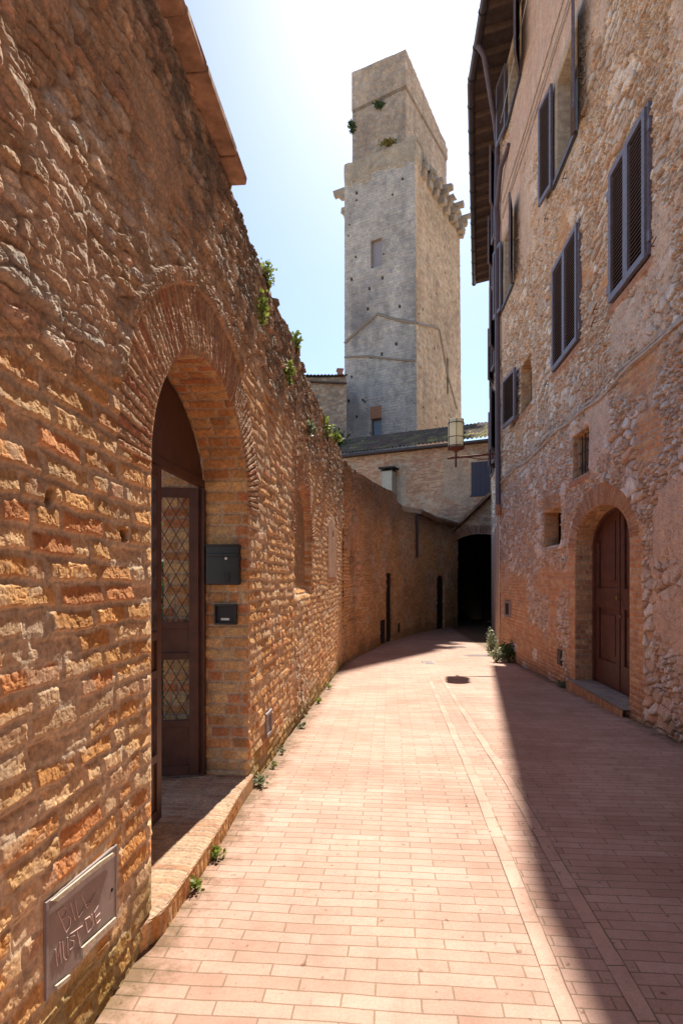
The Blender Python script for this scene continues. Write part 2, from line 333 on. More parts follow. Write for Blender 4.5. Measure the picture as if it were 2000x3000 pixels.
    mo = ss(.33 - gb + .5 * fbm(U * 3, V * 3, 84, 3), 0, .25); col = mix(col, np.array((.17, .15, .045)), mo * .62)
    # arch ring
    def ring(H, col, A, t, seed, hd):
        dd, th = ell(U, V, *A); on = (dd < t) & (V > A[1] - .12 * 0) & (dd > -.02); ln = (A[2] + A[3]) / 2 + t / 2
        dd2 = dd + .02 * fbm(U * 14, V * 14, seed, 2); sx = th * ln / .047 + .3 * fbm(U * 9, V * 9, seed + 4, 2); k = np.floor(sx); f = sx - k
        lay = np.where(h2(k, 0, seed + 1) < .5, (dd2 > .14), (dd2 > .2)); eb = ss(np.minimum(f, 1 - f), .05, .28)
        idr = h2(k, lay, seed + 2); Hr_ = eb * (.007 + .006 * h2(k, lay, seed + 3)) + .009 * rough + .004
        cc = pal(idr, [(.54, .33, .19), (.5, .27, .15), (.56, .38, .24), (.46, .21, .12), (.52, .31, .18), (.43, .27, .17)])
        cc = mix(np.tile(np.array((.30, .2, .13)), U.shape + (1,)), cc, .1 + .9 * eb); w = on * ss(t - dd2, -.004, .012)
        H = H * (1 - w) + Hr_ * w; col = mix(col, cc, w)
        if hd:
            w2 = ss(dd2, t, t + .015) * ss(t + .09 - dd2, 0, .02) * (V > A[1] + .25) * ss(fbm(U * 3, V * 3, seed + 6, 2), -.2, -.05); H = H * (1 - w2) + (.035 + .02 * rough) * w2; col = mix(col, np.array((.4, .27, .17)), w2)
        return H, col, dd
    H, col, _ = ring(H, col, LA, .34, 101, True)
    H2, col2, dn = ring(H, col, NA, .30, 121, False)
    H, col = H2, col2
    inn = ss(-dn, 0, .03) * ss(V, -.25, .0) ; H = H * (1 - inn) + inn * (-.10 + H * .9)
    jam = ss(.02 - np.abs(dn), 0, .02) * (V < NA[1]) * ss(fbm(U * 3, V * 2, 141, 2), -.1, .1); H = H - .035 * jam; col = mix(col, np.array((.2, .13, .08)), jam * .6)
    # smooth brick patch with a small oval hole
    pq = ss(.9 - np.abs(U - 10.8), 0, .1) * ss(V + .02, .0, .08) * ss(1.22 - V - .25 * ((U - 10.8) / .9) ** 2, 0, .1)
    H = H * (1 - pq) + .018 * pq; col = mix(col, np.array((.44, .27, .175)) * (1 + .5 * fbm(U * 20, V * 20, 151)[..., None]), pq)
    for (hu, hv, ru, rv, dp) in ((10.9, .86, .12, .07, .12), (1.825, .26, .022, .035, .09), (2.34, .18, .05, .03, .05), (9.2, .3, .1, .08, .08)):
        w = ss(1 - np.hypot((U - hu) / ru, (V - hv) / rv), 0, .5); H = H - dp * w; col = mix(col, np.array((.06, .045, .035)), w * .9)
    w = ss(.02 - rect(U, V, (1.78, 2.27, -1.35, -.98)), 0, .015) + ss(.02 - rect(U, V, (4.97, 5.2, -1.36, -1.15)), 0, .015); H = H * (1 - np.clip(w, 0, 1)) + .004 * w
    return H + .009 * big, col
def reveal(sh, Pf, prof, dep, seed, inward, step=.012, palc=BR, ch=.075, H0=0.0, amp=1.):
    prof = np.array(prof, float); seg = np.hypot(*(prof[1:] - prof[:-1]).T); S = np.concatenate([[0], np.cumsum(seg)])
    s = np.arange(0, S[-1] + step, step); s = np.minimum(s, S[-1]); d = np.arange(0, dep + .014, .014)
    u = np.interp(s, S, prof[:, 0]); v = np.interp(s, S, prof[:, 1]); tu = np.gradient(u); tv = np.gradient(v); l = np.hypot(tu, tv) + 1e-9
    nu = inward * tv / l; nv = -inward * tu / l
    SS, DD = np.meshgrid(s, d, indexing='ij')
    e, i, _ = bricks(DD + 5, SS, ch, .25, seed, .010, .008, .014, .25); rg = fbm(SS * 30, DD * 30, seed, 3)
    H = (e * (.008 + .008 * h2(np.floor(i * 9e5), 1, 2)) + .010 * rg) * ss(DD, -.001, .02) * amp
    col = mix(np.tile(MO * .8, SS.shape + (1,)), pal(i, palc) * (1 + .3 * jit(i, 4))[..., None] * (1 + .4 * rg[..., None]), .2 + .8 * e)
    U = u[:, None] + nu[:, None] * H; V = v[:, None] + nv[:, None] * H
    sh.grid(Pf(U, V, H0 - DD), col)
# ------------------------------------------------------------------ street
def cx_at(y): return 1.15 + K * y + .0125 * np.clip(y - 13, 0, 40) ** 2 * .9
def slope_at(y): return K + .0225 * np.clip(y - 13, 0, 40)
xs = np.concatenate([np.arange(-4, 12.01, .25)]); ys = np.concatenate([np.arange(-8, 34.01, .25)])
X, Y = np.meshgrid(xs, ys, indexing='ij')
Z = 1.6 - gh(Y) + .006 * fbm(X * 1.2, Y * 1.2, 5, 3) * 2
def street_uv(x, y):
    cxv = cx_at(y); sl = slope_at(y); cs = 1 / np.sqrt(1 + sl ** 2); q = (x - cxv) * cs; s = y * 1.0 + np.where(y > 13, .5 * (sl ** 2 - K ** 2) / 3 * (y - 13), 0) + (x - cxv) * sl * cs
    return q, s
def sheetmesh(name, X, Y, Z, mat, uvf):
    a, b = X.shape; idx = np.arange(a * b).reshape(a, b)
    q = np.stack([idx[:-1, :-1], idx[1:, :-1], idx[1:, 1:], idx[:-1, 1:]], -1).reshape(-1, 4)
    me = bpy.data.meshes.new(name); me.from_pydata(np.stack([X, Y, Z], -1).reshape(-1, 3).tolist(), [], q.tolist())
    uu, vv = uvf(X.ravel(), Y.ravel()); ul = me.uv_layers.new(name='UVMap'); lu = np.stack([uu, vv], -1)[q.ravel()]
    ul.data.foreach_set('uv', lu.ravel().astype(np.float32)); me.materials.append(mat); me.polygons.foreach_set('use_smooth', np.full(len(q), True)); me.update(); return me
tag(link('street', sheetmesh('street', X, Y, Z, M['pave'], street_uv)), kind='structure')
def strip(x0, x1, n, w):
    y = np.linspace(.2, 11.3, 80); f = np.stack([x0 + (x1 - x0) * (y - 2) / 9 - w / 2, x0 + (x1 - x0) * (y - 2) / 9 + w / 2])
    Xs = f; Ys = np.stack([y, y]); Zs = 1.6 - gh(Ys) + .006 * fbm(Xs * 1.2, Ys * 1.2, 5, 3) * 2 + .004
    yy = lambda x, y: (y, (x - (x0 + (x1 - x0) * (y - 2) / 9)) + w / 2)
    tag(link('paving_strip', sheetmesh('paving_strip', Xs, Ys, Zs, M['pave_strip'], yy)), kind='structure')
strip(.82, 1.66, 0, .08); strip(1.10, 1.90, 1, .08)
g = MB(); g.add([(-400, -200, -1.6), (500, -200, -1.6), (500, 900, -1.6), (-400, 900, -1.6)], [(0, 1, 2, 3)]); tag(g.build('ground', M['ground']), kind='structure')
# ------------------------------------------------------------------ left wall
lw = empty('brick_wall', (-.9, 3, 0), 'rough sunlit brick and stone wall with an arched gateway, along the left of the alley', 'wall')
def ltop(U): return np.where(U < 3.88, 2.66, np.interp(U, [3.9, 5.5, 7.5, 9, 10, 13.5], [2.60, 2.62, 2.63, 2.66, 2.72, 2.8]) + .10 * fbm(U * 3, U * 0, 7, 4))
sh = Sheet()
patch(sh, LWn, np.arange(1.35, 3.01, .0058), np.arange(-1.8, 2.67, .0046), left_fun, gate_sdf, ltop)
patch(sh, LWn, np.arange(3.0, 5.02, .011), np.arange(-1.8, 2.72, .0065), left_fun, gate_sdf, ltop)
patch(sh, LWn, np.concatenate([np.arange(5.0, 8, .024), np.arange(8, 13.36, .04)]), np.arange(-2.1, 2.9, .0125), left_fun, None, ltop)
patch(sh, LWn, np.arange(-7, 1.37, .05), np.arange(-1.8, 2.67, .03), left_fun, None, ltop)
sh.build('masonry', M['stone'], lw)
# core behind the face (solid body, gateway left open)
core = Sheet(); cc = (.36, .24, .15)
core.hexa(LW, -7, 2.55, -1.9, 2.55, -.66, -.09, cc); core.hexa(LW, 4.47, 13.3, -2.2, 2.5, -.66, -.09, cc)
core.hexa(LW, 2.551, 4.469, 1.34, 2.5, -.66, -.09, cc); core.build('wall_core', M['stone'], lw)
# gateway reveal
ths = np.linspace(math.pi, 0, 90); prof = [(LA[0] - LA[2], -1.6), (LA[0] - LA[2], LA[1])] + [(LA[0] + LA[2] * math.cos(t), LA[1] + LA[3] * math.sin(t)) for t in ths[1:-1]] + [(LA[0] + LA[2], LA[1]), (LA[0] + LA[2], -1.6)]
sh = Sheet(); BJ = [(.54, .285, .12), (.47, .22, .09), (.57, .35, .16), (.44, .18, .08), (.52, .3, .14), (.58, .37, .18)]
reveal(sh, LWn, prof, .32, 201, 1, .009, BJ, .085)
prof2 = [(2.55, -1.6), (2.55, 1.2), (4.47, 1.2), (4.47, -1.6)]
reveal(sh, lambda U, V, H: LWn(U, V, H - .335), prof2, .34, 207, 1, .012, BJ, .085)
sh.build('gateway_reveal', M['stone'], lw)
ring = MB()
k = len(prof); outer = [(2.56, -1.6), (2.56, 1.19)] + [(2.56 + 1.9 * i / (k - 5), 1.36) for i in range(k - 4)] + [(4.46, 1.19), (4.46, -1.6)]
# tile coping above the near part
zz = [-7, -5, -3, -1, .6, 1.15, 1.6, 2.05, 2.4, 2.72, 3.03, 3.62, 3.88]
for i in range(len(zz) - 1):
    b = MB(); dv = random.uniform(-.008, .008)
    b.hexa([LW(zz[i] + .003, 2.64 + dv, -.66), LW(zz[i + 1] - .003, 2.64 + dv + .004, -.66), LW(zz[i + 1] - .003, 2.64 + dv, .125 + random.uniform(-.01, .012)), LW(zz[i] + .003, 2.64 + dv, .125 + random.uniform(-.01, .012)),
            LW(zz[i] + .003, 2.95, -.66), LW(zz[i + 1] - .003, 2.95, -.66), LW(zz[i + 1] - .003, 2.69 + dv, .125), LW(zz[i] + .003, 2.69 + dv, .125)])
    b.build('coping_tile', M['coping'], lw, bevel=.008)
# doorstep
ds = empty('doorstep', LW(3.5, -1.6, 0), 'worn brick doorstep crossing the arched gateway of the left wall', 'doorstep')
sh = Sheet()
def step_fun(U, V):
    k = np.floor(U / .065); f = U / .065 - k; e = ss(np.minimum(f, 1 - f), .03, .2); idr = h2(k, 0, 31)
    rg = fbm(U * 40, V * 40, 33, 3); return e * .004 + .006 * rg, mix(np.tile(MO * .8, U.shape + (1,)), pal(idr, BR) * (1 + .3 * rg[..., None]), .2 + .8 * e)
us = np.arange(2.46, 4.46, .010); U, V = np.meshgrid(us, np.arange(-1.7, -1.475, .012), indexing='ij'); Hh, cl = step_fun(U, V); fro = .05 * ss(U, 2.44, 2.64) - .03 * ss(U, 3.3, 4.4)
sh.grid(LWn(U, V, Hh + fro), cl)
ns = np.arange(-.0, 1.02, .012); U, Nn = np.meshgrid(us, ns, indexing='ij'); Hh, cl = step_fun(U, Nn); ee, ii, _ = bricks(U, Nn, .26, .065, 37, .004, .004, .01, .2)
rg = fbm(U * 30, Nn * 30, 38, 3); cl = mix(np.tile(MO * .75, U.shape + (1,)), pal(ii, [(.4, .24, .15), (.44, .29, .19), (.36, .2, .12)]) * (1 + .4 * rg[..., None]), .2 + .8 * ee)
nn = (.05 * ss(U, 2.44, 2.64) - .03 * ss(U, 3.3, 4.4)) - Nn * 1.0 + .006
sh.grid(LWn(U, -1.478 + ee * .003 + .003 * rg - .012 * ss(.05 - Nn, 0, .05), nn), cl)
sh.hexa(LW, 2.601, 4.44, -1.75, -1.492, -.95, .03, (.5, .32, .18)); sh.build('brick_course', M['stone'], ds)
# gate -----------------------------------------------------------------------
gt = empty('metal_gate', LW(3.5, -1.48, -.33), 'dark brown metal double gate under the arch, one latticed leaf swung open', 'gate')
b = MB(); ap = [(LA[0] + LA[2] * .985 * math.cos(t), LA[1] + .0 + LA[3] * .985 * math.sin(t)) for t in np.linspace(.29, math.pi - .29, 40)]
b.prism(LW, [(2.64, .74), (4.37, .74)] + ap, -.352, -.332); b.build('tympanum', M['brown_metal'], gt)
b = MB(); b.fbox(LW, 2.62, 4.39, .70, .755, -.37, -.322); b.fbox(LW, 4.345, 4.392, -1.478, .70, -.37, -.322); b.fbox(LW, 2.615, 2.66, -1.478, .70, -.37, -.322); b.build('gate_frame', M['brown_metal'], gt, bevel=.004)
def gate_leaf(Ff, w, name):
    # Ff(a, v, d): a along the leaf, d thickness
    v0, v1 = -1.455, .69; b = MB()
    for (a0, a1, p, q) in ((0, .07, v0, v1), (w - .07, w, v0, v1), (.07, w - .07, v1 - .07, v1), (.07, w - .07, v0, v0 + .07), (.07, w - .07, v0 + .36, v0 + .41), (.07, w - .07, -.36, -.31), (.07, w - .07, -.59, -.54)):
        b.fbox(Ff, a0, a1, p, q, -.022, .022)
    lf = b.build(name, M['brown_metal'], gt, bevel=.003)
    b = MB(); b.fbox(Ff, .07, w - .07, v0 + .07, v0 + .36, -.008, .008); b.build('panel', M['brown_metal'], lf); b = MB(); b.fbox(Ff, .07, w - .07, -.54, -.36, -.008, .008); b.build('panel', M['brown_metal'], lf)
    b = MB(); px, py = .085, .15
    for (p, q) in ((v0 + .41, -.59), (-.31, v1 - .07)):
        hgt = q - p; wd = w - .14; sl = py / px
        for sg in (1, -1):
            c0 = -hgt / sl if sg > 0 else 0; t = -hgt / sl
            while t < wd + hgt / sl:
                pts = []
                a0, b0 = (t, 0); a1, b1 = (t + hgt / sl, hgt)
                lo, hi = 0., 1.
                if a0 < 0: lo = -a0 / (a1 - a0)
                if a1 > wd: hi = (wd - a0) / (a1 - a0)
                if hi > lo + .01:
                    A = (a0 + (a1 - a0) * lo, hgt * lo); B = (a0 + (a1 - a0) * hi, hgt * hi)
                    if sg < 0: A = (wd - A[0], A[1]); B = (wd - B[0], B[1])
                    b.tube([Ff(.07 + A[0], p + A[1], .004 * sg), Ff(.07 + B[0], p + B[1], .004 * sg)], .0032, 4, 0, False)
                t += px
    b.build('lattice', M['brown_metal'], lf)
    return lf
gate_leaf(lambda a, v, d: LW(2.67 + a, v, -.345 + d), .86, 'leaf')
hp = Vector(LW(4.33, 0, -.36)); dr = Vector((-.985, -.17, 0)); pr = Vector((-.17, .985, 0))
lf = gate_leaf(lambda a, v, d: tuple(hp + dr * a + pr * d + Vector((0, 0, v))), .84, 'leaf')
b = MB(); c = hp + dr * .76 + pr * -.03
b.tube([c + Vector((0, 0, -.42)), c + Vector((0, 0, -.42)) - pr * .05], .012, 10); b.tube([c + Vector((0, 0, -.42)) - pr * .05, c + Vector((0, 0, -.42)) - pr * .05 + dr * -.1], .009, 8); b.build('handle', M['dark_metal'], lf)
# garden behind the gate: ivy
def leaves(name, cen, rad, n, size, mat, label, cat='plant', group=None, parent=None, clump=6, flat=0, up=.3):
    cen = np.array(cen, float); rad = np.array(rad, float)
    cl = rng.normal(size=(clump, 3)); cl /= np.linalg.norm(cl, axis=1)[:, None]; cl = cl * rad * rng.uniform(.2, .75, (clump, 1))
    k = rng.integers(0, clump, n); p = cl[k] + rng.normal(size=(n, 3)) * rad * .33 + cen
    d = rng.normal(size=(n, 3)); d[:, 2] = np.abs(d[:, 2]) * .6 + up; d /= np.linalg.norm(d, axis=1)[:, None]
    s = np.cross(d, rng.normal(size=(n, 3))); s /= np.linalg.norm(s, axis=1)[:, None]
    L = size * rng.uniform(.6, 1.4, (n, 1)); W = L * .38
    q = np.stack([p, p + d * L * .5 + s * W, p + d * L, p + d * L * .5 - s * W], 1)
    bz = MB(); V = q.reshape(-1, 3); bz.add(V, [(4 * i, 4 * i + 1, 4 * i + 2, 4 * i + 3) for i in range(n)], 0)
    if parent is not None: return bz.build(name, mat, parent)
    st = rng.choice(n, min(n, 10 + n // 25), False); base = cen - np.array([0, 0, rad[2] * .95])
    r = empty(name, tuple(base), label, cat, group)
    bz.build('foliage', mat, r)
    sb = MB()
    for i in st[:14]: sb.tube([tuple(base + rng.normal(size=3) * rad * .12 * (1, 1, 0)), tuple((base + p[i]) / 2 + rng.normal(size=3) * .02 * rad), tuple(p[i])], [max(.0015, size * .06), size * .05, size * .03], 4)
    sb.build('stems', M['leaf_dark'], r); return r
leaves('garden_shrub', (-2.0, 6.2, .9), (.5, .7, .9), 1500, .09, M['leaf_dark'], 'leafy green shrub in the garden behind the open gate', 'shrub')
b = MB(); b.box(-7, -1.7, 7.6, 7.9, -.1, 3.2); tag(b.build('garden_wall', M['terracotta'], loc=(-4, 7.7, 0)), 'dim reddish wall deep in the garden behind the gate', 'wall')
# mail box and intercom on the gateway jamb (jamb plane u = 4.40, facing -u) -- F(a, v, d): a = depth into reveal, d = out of jamb
def JF(a, v, d): return LW(LA[0] + LA[2] - d, v, -a)
mb = empty('mailbox', JF(.16, .08, 0), 'black metal mailbox with a round lock on the gateway jamb, above the intercom', 'mailbox')
def jx(x): return (727 - x) / (727 - 608) * .32       # photo column -> depth on the jamb
b = MB(); b.fbox(JF, jx(708), jx(614), -.035, .262, .0, .075); b.build('box', M['black_box'], mb, bevel=.006)
b = MB(); b.fbox(JF, jx(706), jx(616), .175, .20, .075, .088); b.fbox(JF, jx(708), jx(614), .255, .268, .0, .095); b.build('flap', M['black_box'], mb, bevel=.003)
b = MB(); b.tube([JF(.148, .163, .075), JF(.148, .163, .084)], .010, 12); b.build('lock', M['label'], mb)
b = MB(); b.fbox(JF, .118, .165, -.015, .06, .075, .080); b.fbox(JF, .124, .159, -.01, .05, .080, .083); b.build('plaque', M['dark_metal'], mb)
ic = empty('intercom', JF(.13, -.22, 0), 'small black intercom box with a white name strip on the gateway jamb, below the mailbox', 'intercom')
b = MB()
for (a0, a1, v0, v1) in ((jx(697), jx(693), -.335, -.18), (jx(638), jx(634), -.335, -.18), (jx(693), jx(638), -.335, -.322), (jx(693), jx(638), -.193, -.18)): b.fbox(JF, a0, a1, v0, v1, 0, .05)
b.build('surround', M['black_box'], ic)
b = MB(); b.fbox(JF, jx(693), jx(638), -.322, -.193, 0, .025); b.build('panel', M['dark_metal'], ic)
b = MB(); b.fbox(JF, jx(676), jx(652), -.303, -.287, .025, .029); b.build('name_strip', M['label'], ic)
# metal plate with scratched words
pt = empty('access_plate', LW(2.02, -1.3, .03), 'grey metal cover plate with scratched graffiti, set low in the brick wall', 'cover plate')
PL = lambda u, v, n: LW(u, v, n + .012)
b = MB(); b.prism(PL, [(1.80, -1.295), (2.245, -1.33), (2.25, -1.035), (1.803, -1.005)], -.05, 0); b.build('cover', M['plate'], pt)
b = MB(); b.prism(PL, [(1.790, -1.300), (1.80, -1.296), (1.803, -1.005), (1.790, -.996)], -.05, .0018); b.prism(PL, [(2.245, -1.33), (2.253, -1.33), (2.258, -1.028), (2.25, -1.035)], -.05, .0018)
b.prism(PL, [(1.790, -.996), (1.803, -1.005), (2.25, -1.035), (2.258, -1.028)], -.05, .0018); b.build('rim', M['plate_rim'], pt)
def cp(x, y):      # crop coordinates of the plate -> wall plane
    fx = 100 + x * .2551; fy = 2450 + y * .2551; u = 1819 / (1141 - fx); return u, (1700 - fy) * u / 1700
for (poly, nm) in (([(485, 1280), (880, 930), (890, 990), (640, 1230), (490, 1420)], 'mortar_patch'), ([(180, 1720), (345, 1590), (340, 1640), (190, 1770)], 'mortar_patch'), ([(130, 740), (700, 290), (850, 190), (870, 220), (500, 500), (200, 750)], 'mortar_patch')):
    b = MB(); b.prism(PL, [cp(*p) for p in poly], .004, .012); b.build(nm, M['cement'], pt)
strokes = [[(228, 870), (285, 1000), (325, 1110)], [(228, 870), (300, 815), (335, 835), (325, 895), (272, 965)], [(272, 965), (345, 915), (380, 950), (372, 1030), (325, 1110)], [(375, 760), (430, 965)], [(430, 735), (470, 940), (560, 790)], [(500, 670), (570, 828), (672, 645)], [(540, 790), (600, 770)],
           [(200, 1300), (222, 1490)], [(252, 1220), (268, 1460)], [(200, 1300), (236, 1385), (252, 1220)], [(284, 1215), (298, 1390), (322, 1425), (350, 1370), (342, 1165)], [(425, 1140), (372, 1160), (365, 1195), (415, 1205), (410, 1265), (368, 1310)], [(375, 1125), (515, 1032)], [(450, 1080), (490, 1270)],
           [(545, 960), (578, 1112)], [(545, 960), (600, 925), (640, 990), (625, 1050), (578, 1112)], [(625, 900), (650, 1032)], [(660, 880), (682, 1010), (725, 960)], [(655, 880), (700, 800)], [(668, 940), (720, 885)]]
b = MB()
for st in strokes: b.tube([PL(*cp(*p), .0012) for p in st], .0018, 5)
b.build('scratched_words', M['chalk'], pt)
b = MB(); b.tube([PL(*cp(860, 618), .0), PL(*cp(860, 618), .002)], .007, 10); b.build('keyhole', M['dark'], pt)
# small vent grate on the left wall
vg = empty('vent_grate', LW(5.08, -1.36, .03), 'small grey metal vent grate low in the left wall past the gateway', 'vent')
b = MB(); VF = lambda u, v, n: LW(u, v, n + .012)
for (u0, u1, v0, v1) in ((4.97, 5.0, -1.36, -1.15), (5.17, 5.2, -1.36, -1.15), (5.0, 5.17, -1.36, -1.335), (5.0, 5.17, -1.175, -1.15)): b.fbox(VF, u0, u1, v0, v1, -.05, .012)
b.build('frame', M['plate_rim'], vg); b = MB()
for i in range(6): b.fbox(VF, 5.0, 5.17, -1.325 + i * .026, -1.31 + i * .026, -.02, .004)
b.build('slats', M['plate_rim'], vg); b = MB(); b.fbox(VF, 5.0, 5.17, -1.335, -1.175, -.05, -.021); b.build('backing', M['dark'], vg)
# weeds along the foot and plants on the wall top
for (u, s, n, mt) in ((4.52, .055, 80, 'leaf_pale'), (3.35, .05, 60, 'leaf'), (3.0, .045, 50, 'leaf'), (5.0, .035, 45, 'leaf'), (5.45, .035, 45, 'leaf_pale'), (6.6, .05, 60, 'leaf_pale'), (8.2, .05, 45, 'leaf'), (9.6, .05, 45, 'leaf')):
    x, y, _ = LW(u, 0, .05 + s * .5)
    where = {4.52: 'pale tufted weed at the far foot of the gateway jamb', 3.35: 'tiny green weed at the middle of the doorstep edge', 3.0: 'tiny green weed at the near end of the doorstep edge', 5.0: 'green weed under the metal vent grate', 5.45: 'pale weed just past the metal vent grate', 6.6: 'pale weed below the walled-up arch at the wall foot', 8.2: 'green weed at the wall foot just beyond the walled-up arch', 9.6: 'farthest green weed at the foot of the sunlit wall'}[u]
    leaves('weed', (x, y, gz(u) + s * .7), (s, s, s * .8), n, s * .6, M[mt], where, 'weed', 'weeds along the foot of the left wall', clump=4)
for (u, v, n, r, mt, tx) in ((4.62, 2.17, .06, (.05, .07, .14), 'leaf', 'bright green plant growing high on the wall beside the arch'), (5.0, 2.62, .02, (.07, .1, .1), 'leaf', 'small green sprig on the wall top nearest the tiled coping'), (5.9, 2.1, .05, (.06, .08, .12), 'leaf', 'faint green weed clinging below the wall top'), (6.6, 2.68, .0, (.06, .1, .12), 'leaf', 'wispy green sprig on the wall top against the sky'),
                             (9.3, 2.42, .08, (.08, .16, .2), 'leaf', 'yellow green plant hanging from the far wall top'), (10.6, 2.6, .1, (.08, .14, .09), 'leaf', 'leafy plant at the far end of the wall top'), (7.4, 1.95, .06, (.06, .1, .1), 'leaf_pale', 'pale tuft growing above the walled-up arch')):
    leaves('wall_plant', LW(u, v, n), r, 150, .035 if u < 6 else .05, M[mt], tx, 'plant', 'plants growing on the left wall', clump=5)
# ------------------------------------------------------------------ far curving wall
fw = empty('curved_brick_wall', (.1, 13.3, gz(13.3)), 'shaded brick wall bending right beyond the sunlit wall, with two narrow doors', 'wall')
FP = [(.025, 13.3), (.47, 15.6), (1.20, 18.6), (2.2, 21.5), (3.7, 25.0), (5.62, 28.1)]
Ff, FL, FS = polyframe(FP)
def FWf(u, v, n): return tuple(float(t) for t in Ff(u, v, n))
def far_fun(U, V):
    e, i, _ = bricks(U, V, .08, .27, 303, .016, .014, .02); e4, i4, _ = stones(U, V, .26, .15, 391, .07, .25); rg = fbm(U * 20, V * 20, 301, 3)
    zm = ss(fbm(U * .8, V * .8, 305, 3) + .1 * V, .02, .14)
    c1 = mix(np.tile(MO * .8, U.shape + (1,)), pal(i, BR) * 1.08, .25 + .75 * e); c2 = mix(np.tile(np.array((.48, .33, .21)), U.shape + (1,)), pal(i4, [(.57, .345, .2), (.62, .41, .26), (.5, .32, .2), (.55, .44, .33), (.62, .37, .24)]), .25 + .75 * e4)
    H = (e * .025) * (1 - zm) + e4 * .04 * zm + .04 * rg; col = mix(c1, c2, zm) * (1 + .5 * rg + .5 * fbm(U * 1.1, V * 1.1, 377, 3))[..., None]
    dd, th = ell(U, V, 1.55, .55, .85, .6); k = np.floor(th * .95 / .062); f = th * .95 / .062 - k; w = (dd > 0) * (dd < .28) * (V > .55)
    H = np.where(w, .02 * ss(np.minimum(f, 1 - f), .05, .25) + .03, H); col = np.where(w[..., None], pal(h2(k, 0, 9), [(.62, .40, .27), (.56, .33, .21), (.6, .37, .24)]), col)
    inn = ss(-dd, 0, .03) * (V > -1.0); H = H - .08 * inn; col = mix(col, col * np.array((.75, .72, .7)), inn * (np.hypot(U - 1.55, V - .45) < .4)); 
    li = ss(V + .6 * fbm(U * 1.4, V * 1.4, 381, 3), 1.5, 2.6); col = mix(col, np.array((.15, .12, .105)), li * .6)
    gb = V + 2.0; mo = ss(.3 - gb + .5 * fbm(U * 3, V * 3, 384, 3), 0, .25); col = mix(col, np.array((.2, .15, .07)), mo * .5)
    return H, col
D1 = (6.32, 7.25, -2.15, .25); D2 = (13.35, 14.25, -2.25, .10)
def far_sdf(U, V):
    a = np.maximum(np.maximum(D1[0] - U, U - D1[1]), V - D1[3])
    dd, _ = ell(U, V, (D2[0] + D2[1]) / 2, D2[3] - .15, .45, .30); return np.minimum(a, dd)
def ftop(U): return np.interp(U, [0, 1.5, 4, 6.5, 7.6, 7.7, 8.6, 8.7, 10.3, 10.32, 19], [2.78, 2.82, 2.95, 3.08, 3.05, 2.85, 2.8, 2.62, 2.62, 2.7, 2.55]) + .06 * fbm(U * 2.5, U * 0, 9, 3)
sh = Sheet(); patch(sh, Ff, np.arange(0, FL, .045), np.arange(-2.4, 3.2, .022), far_fun, far_sdf, ftop)
reveal(sh, Ff, [(D1[0], -2.4), (D1[0], D1[3]), (D1[1], D1[3]), (D1[1], -2.4)], .12, 331, 1, .05)
pr2 = [(D2[0], -2.5)] + [((D2[0] + D2[1]) / 2 - .45 * math.cos(t), D2[3] - .15 + .3 * math.sin(t)) for t in np.linspace(0, math.pi, 14)] + [(D2[1], -2.5)]
reveal(sh, Ff, pr2, .12, 335, 1, .05)
sh.build('masonry', M['stone'], fw)
sh = Sheet()
for (a, bb) in ((.02, 6.2), (7.4, 10.2), (10.35, 13.2), (14.4, FL - .05)):
    k = max(2, int((bb - a) / .6)); w = np.linspace(a, bb, k)
    for i in range(k - 1): sh.hexa(lambda u, v, n: FWf(u, v, n), w[i], w[i + 1], -2.5, float(ftop(np.array([(w[i] + w[i + 1]) / 2]))[0]) - .12, -.55, -.12, (.3, .21, .14))
sh.hexa(FWf, 6.2, 7.4, .3, 2.8, -.55, -.12, (.3, .21, .14)); sh.hexa(FWf, 13.2, 14.4, .32, 2.35, -.55, -.12, (.3, .21, .14)); sh.build('wall_core', M['stone'], fw)
for (D, tx) in ((D1, 'plank door under a flat lintel'), (D2, 'narrow plank door under a small arch')):
    b = MB(); k = 5
    for i in range(k): b.fbox(FWf, D[0] + (D[1] - D[0]) * i / k + .006, D[0] + (D[1] - D[0]) * (i + 1) / k - .006, -2.4, D[3] + .08, -.14, -.09 + .006 * (i % 2))
    b.fbox(FWf, D[0] - .1, D[1] + .1, -2.4, D[3] + .1, -.20, -.142); o = b.build('door', M['old_door'], fw); o['label'] = tx
b = MB(); b.fbox(FWf, 5.55, 5.95, -2.05, -1.3, -.02, .06); b.fbox(FWf, 5.6, 5.9, -2.0, -1.35, .06, .066); b.build('meter_hatch', M['dark_metal'], fw)
b = MB(); b.fbox(FWf, 8.0, 8.15, -1.9, -1.55, -.02, .045); b.build('vent', M['dark_metal'], fw)
# tiled eave over the far end
b = MB(); ev = np.arange(10.25, FL + .01, .55)
for i in range(len(ev) - 1):
    for (n0, n1, z0, z1) in ((-.6, .28, 0, 0),): b.hexa([FWf(ev[i], 2.62 - .01 * i, .30), FWf(ev[i + 1], 2.61 - .01 * i, .30), FWf(ev[i + 1], 2.95, -1.2), FWf(ev[i], 2.95, -1.2), FWf(ev[i], 2.72 - .01 * i, .30), FWf(ev[i + 1], 2.71 - .01 * i, .30), FWf(ev[i + 1], 3.05, -1.2), FWf(ev[i], 3.05, -1.2)])
for u in np.arange(10.3, FL, .2): b.tube([FWf(u, 2.73 - .018 * (u - 10.3), .36), FWf(u, 3.08, -1.1)], .07, 6)
b.build('tiled_eave', M['tile'], fw)
b = MB(); b.tube([FWf(10.28, 2.6, .12), FWf(10.28, .9, .12)], .05, 8); b.build('downpipe', M['gutter'], fw)
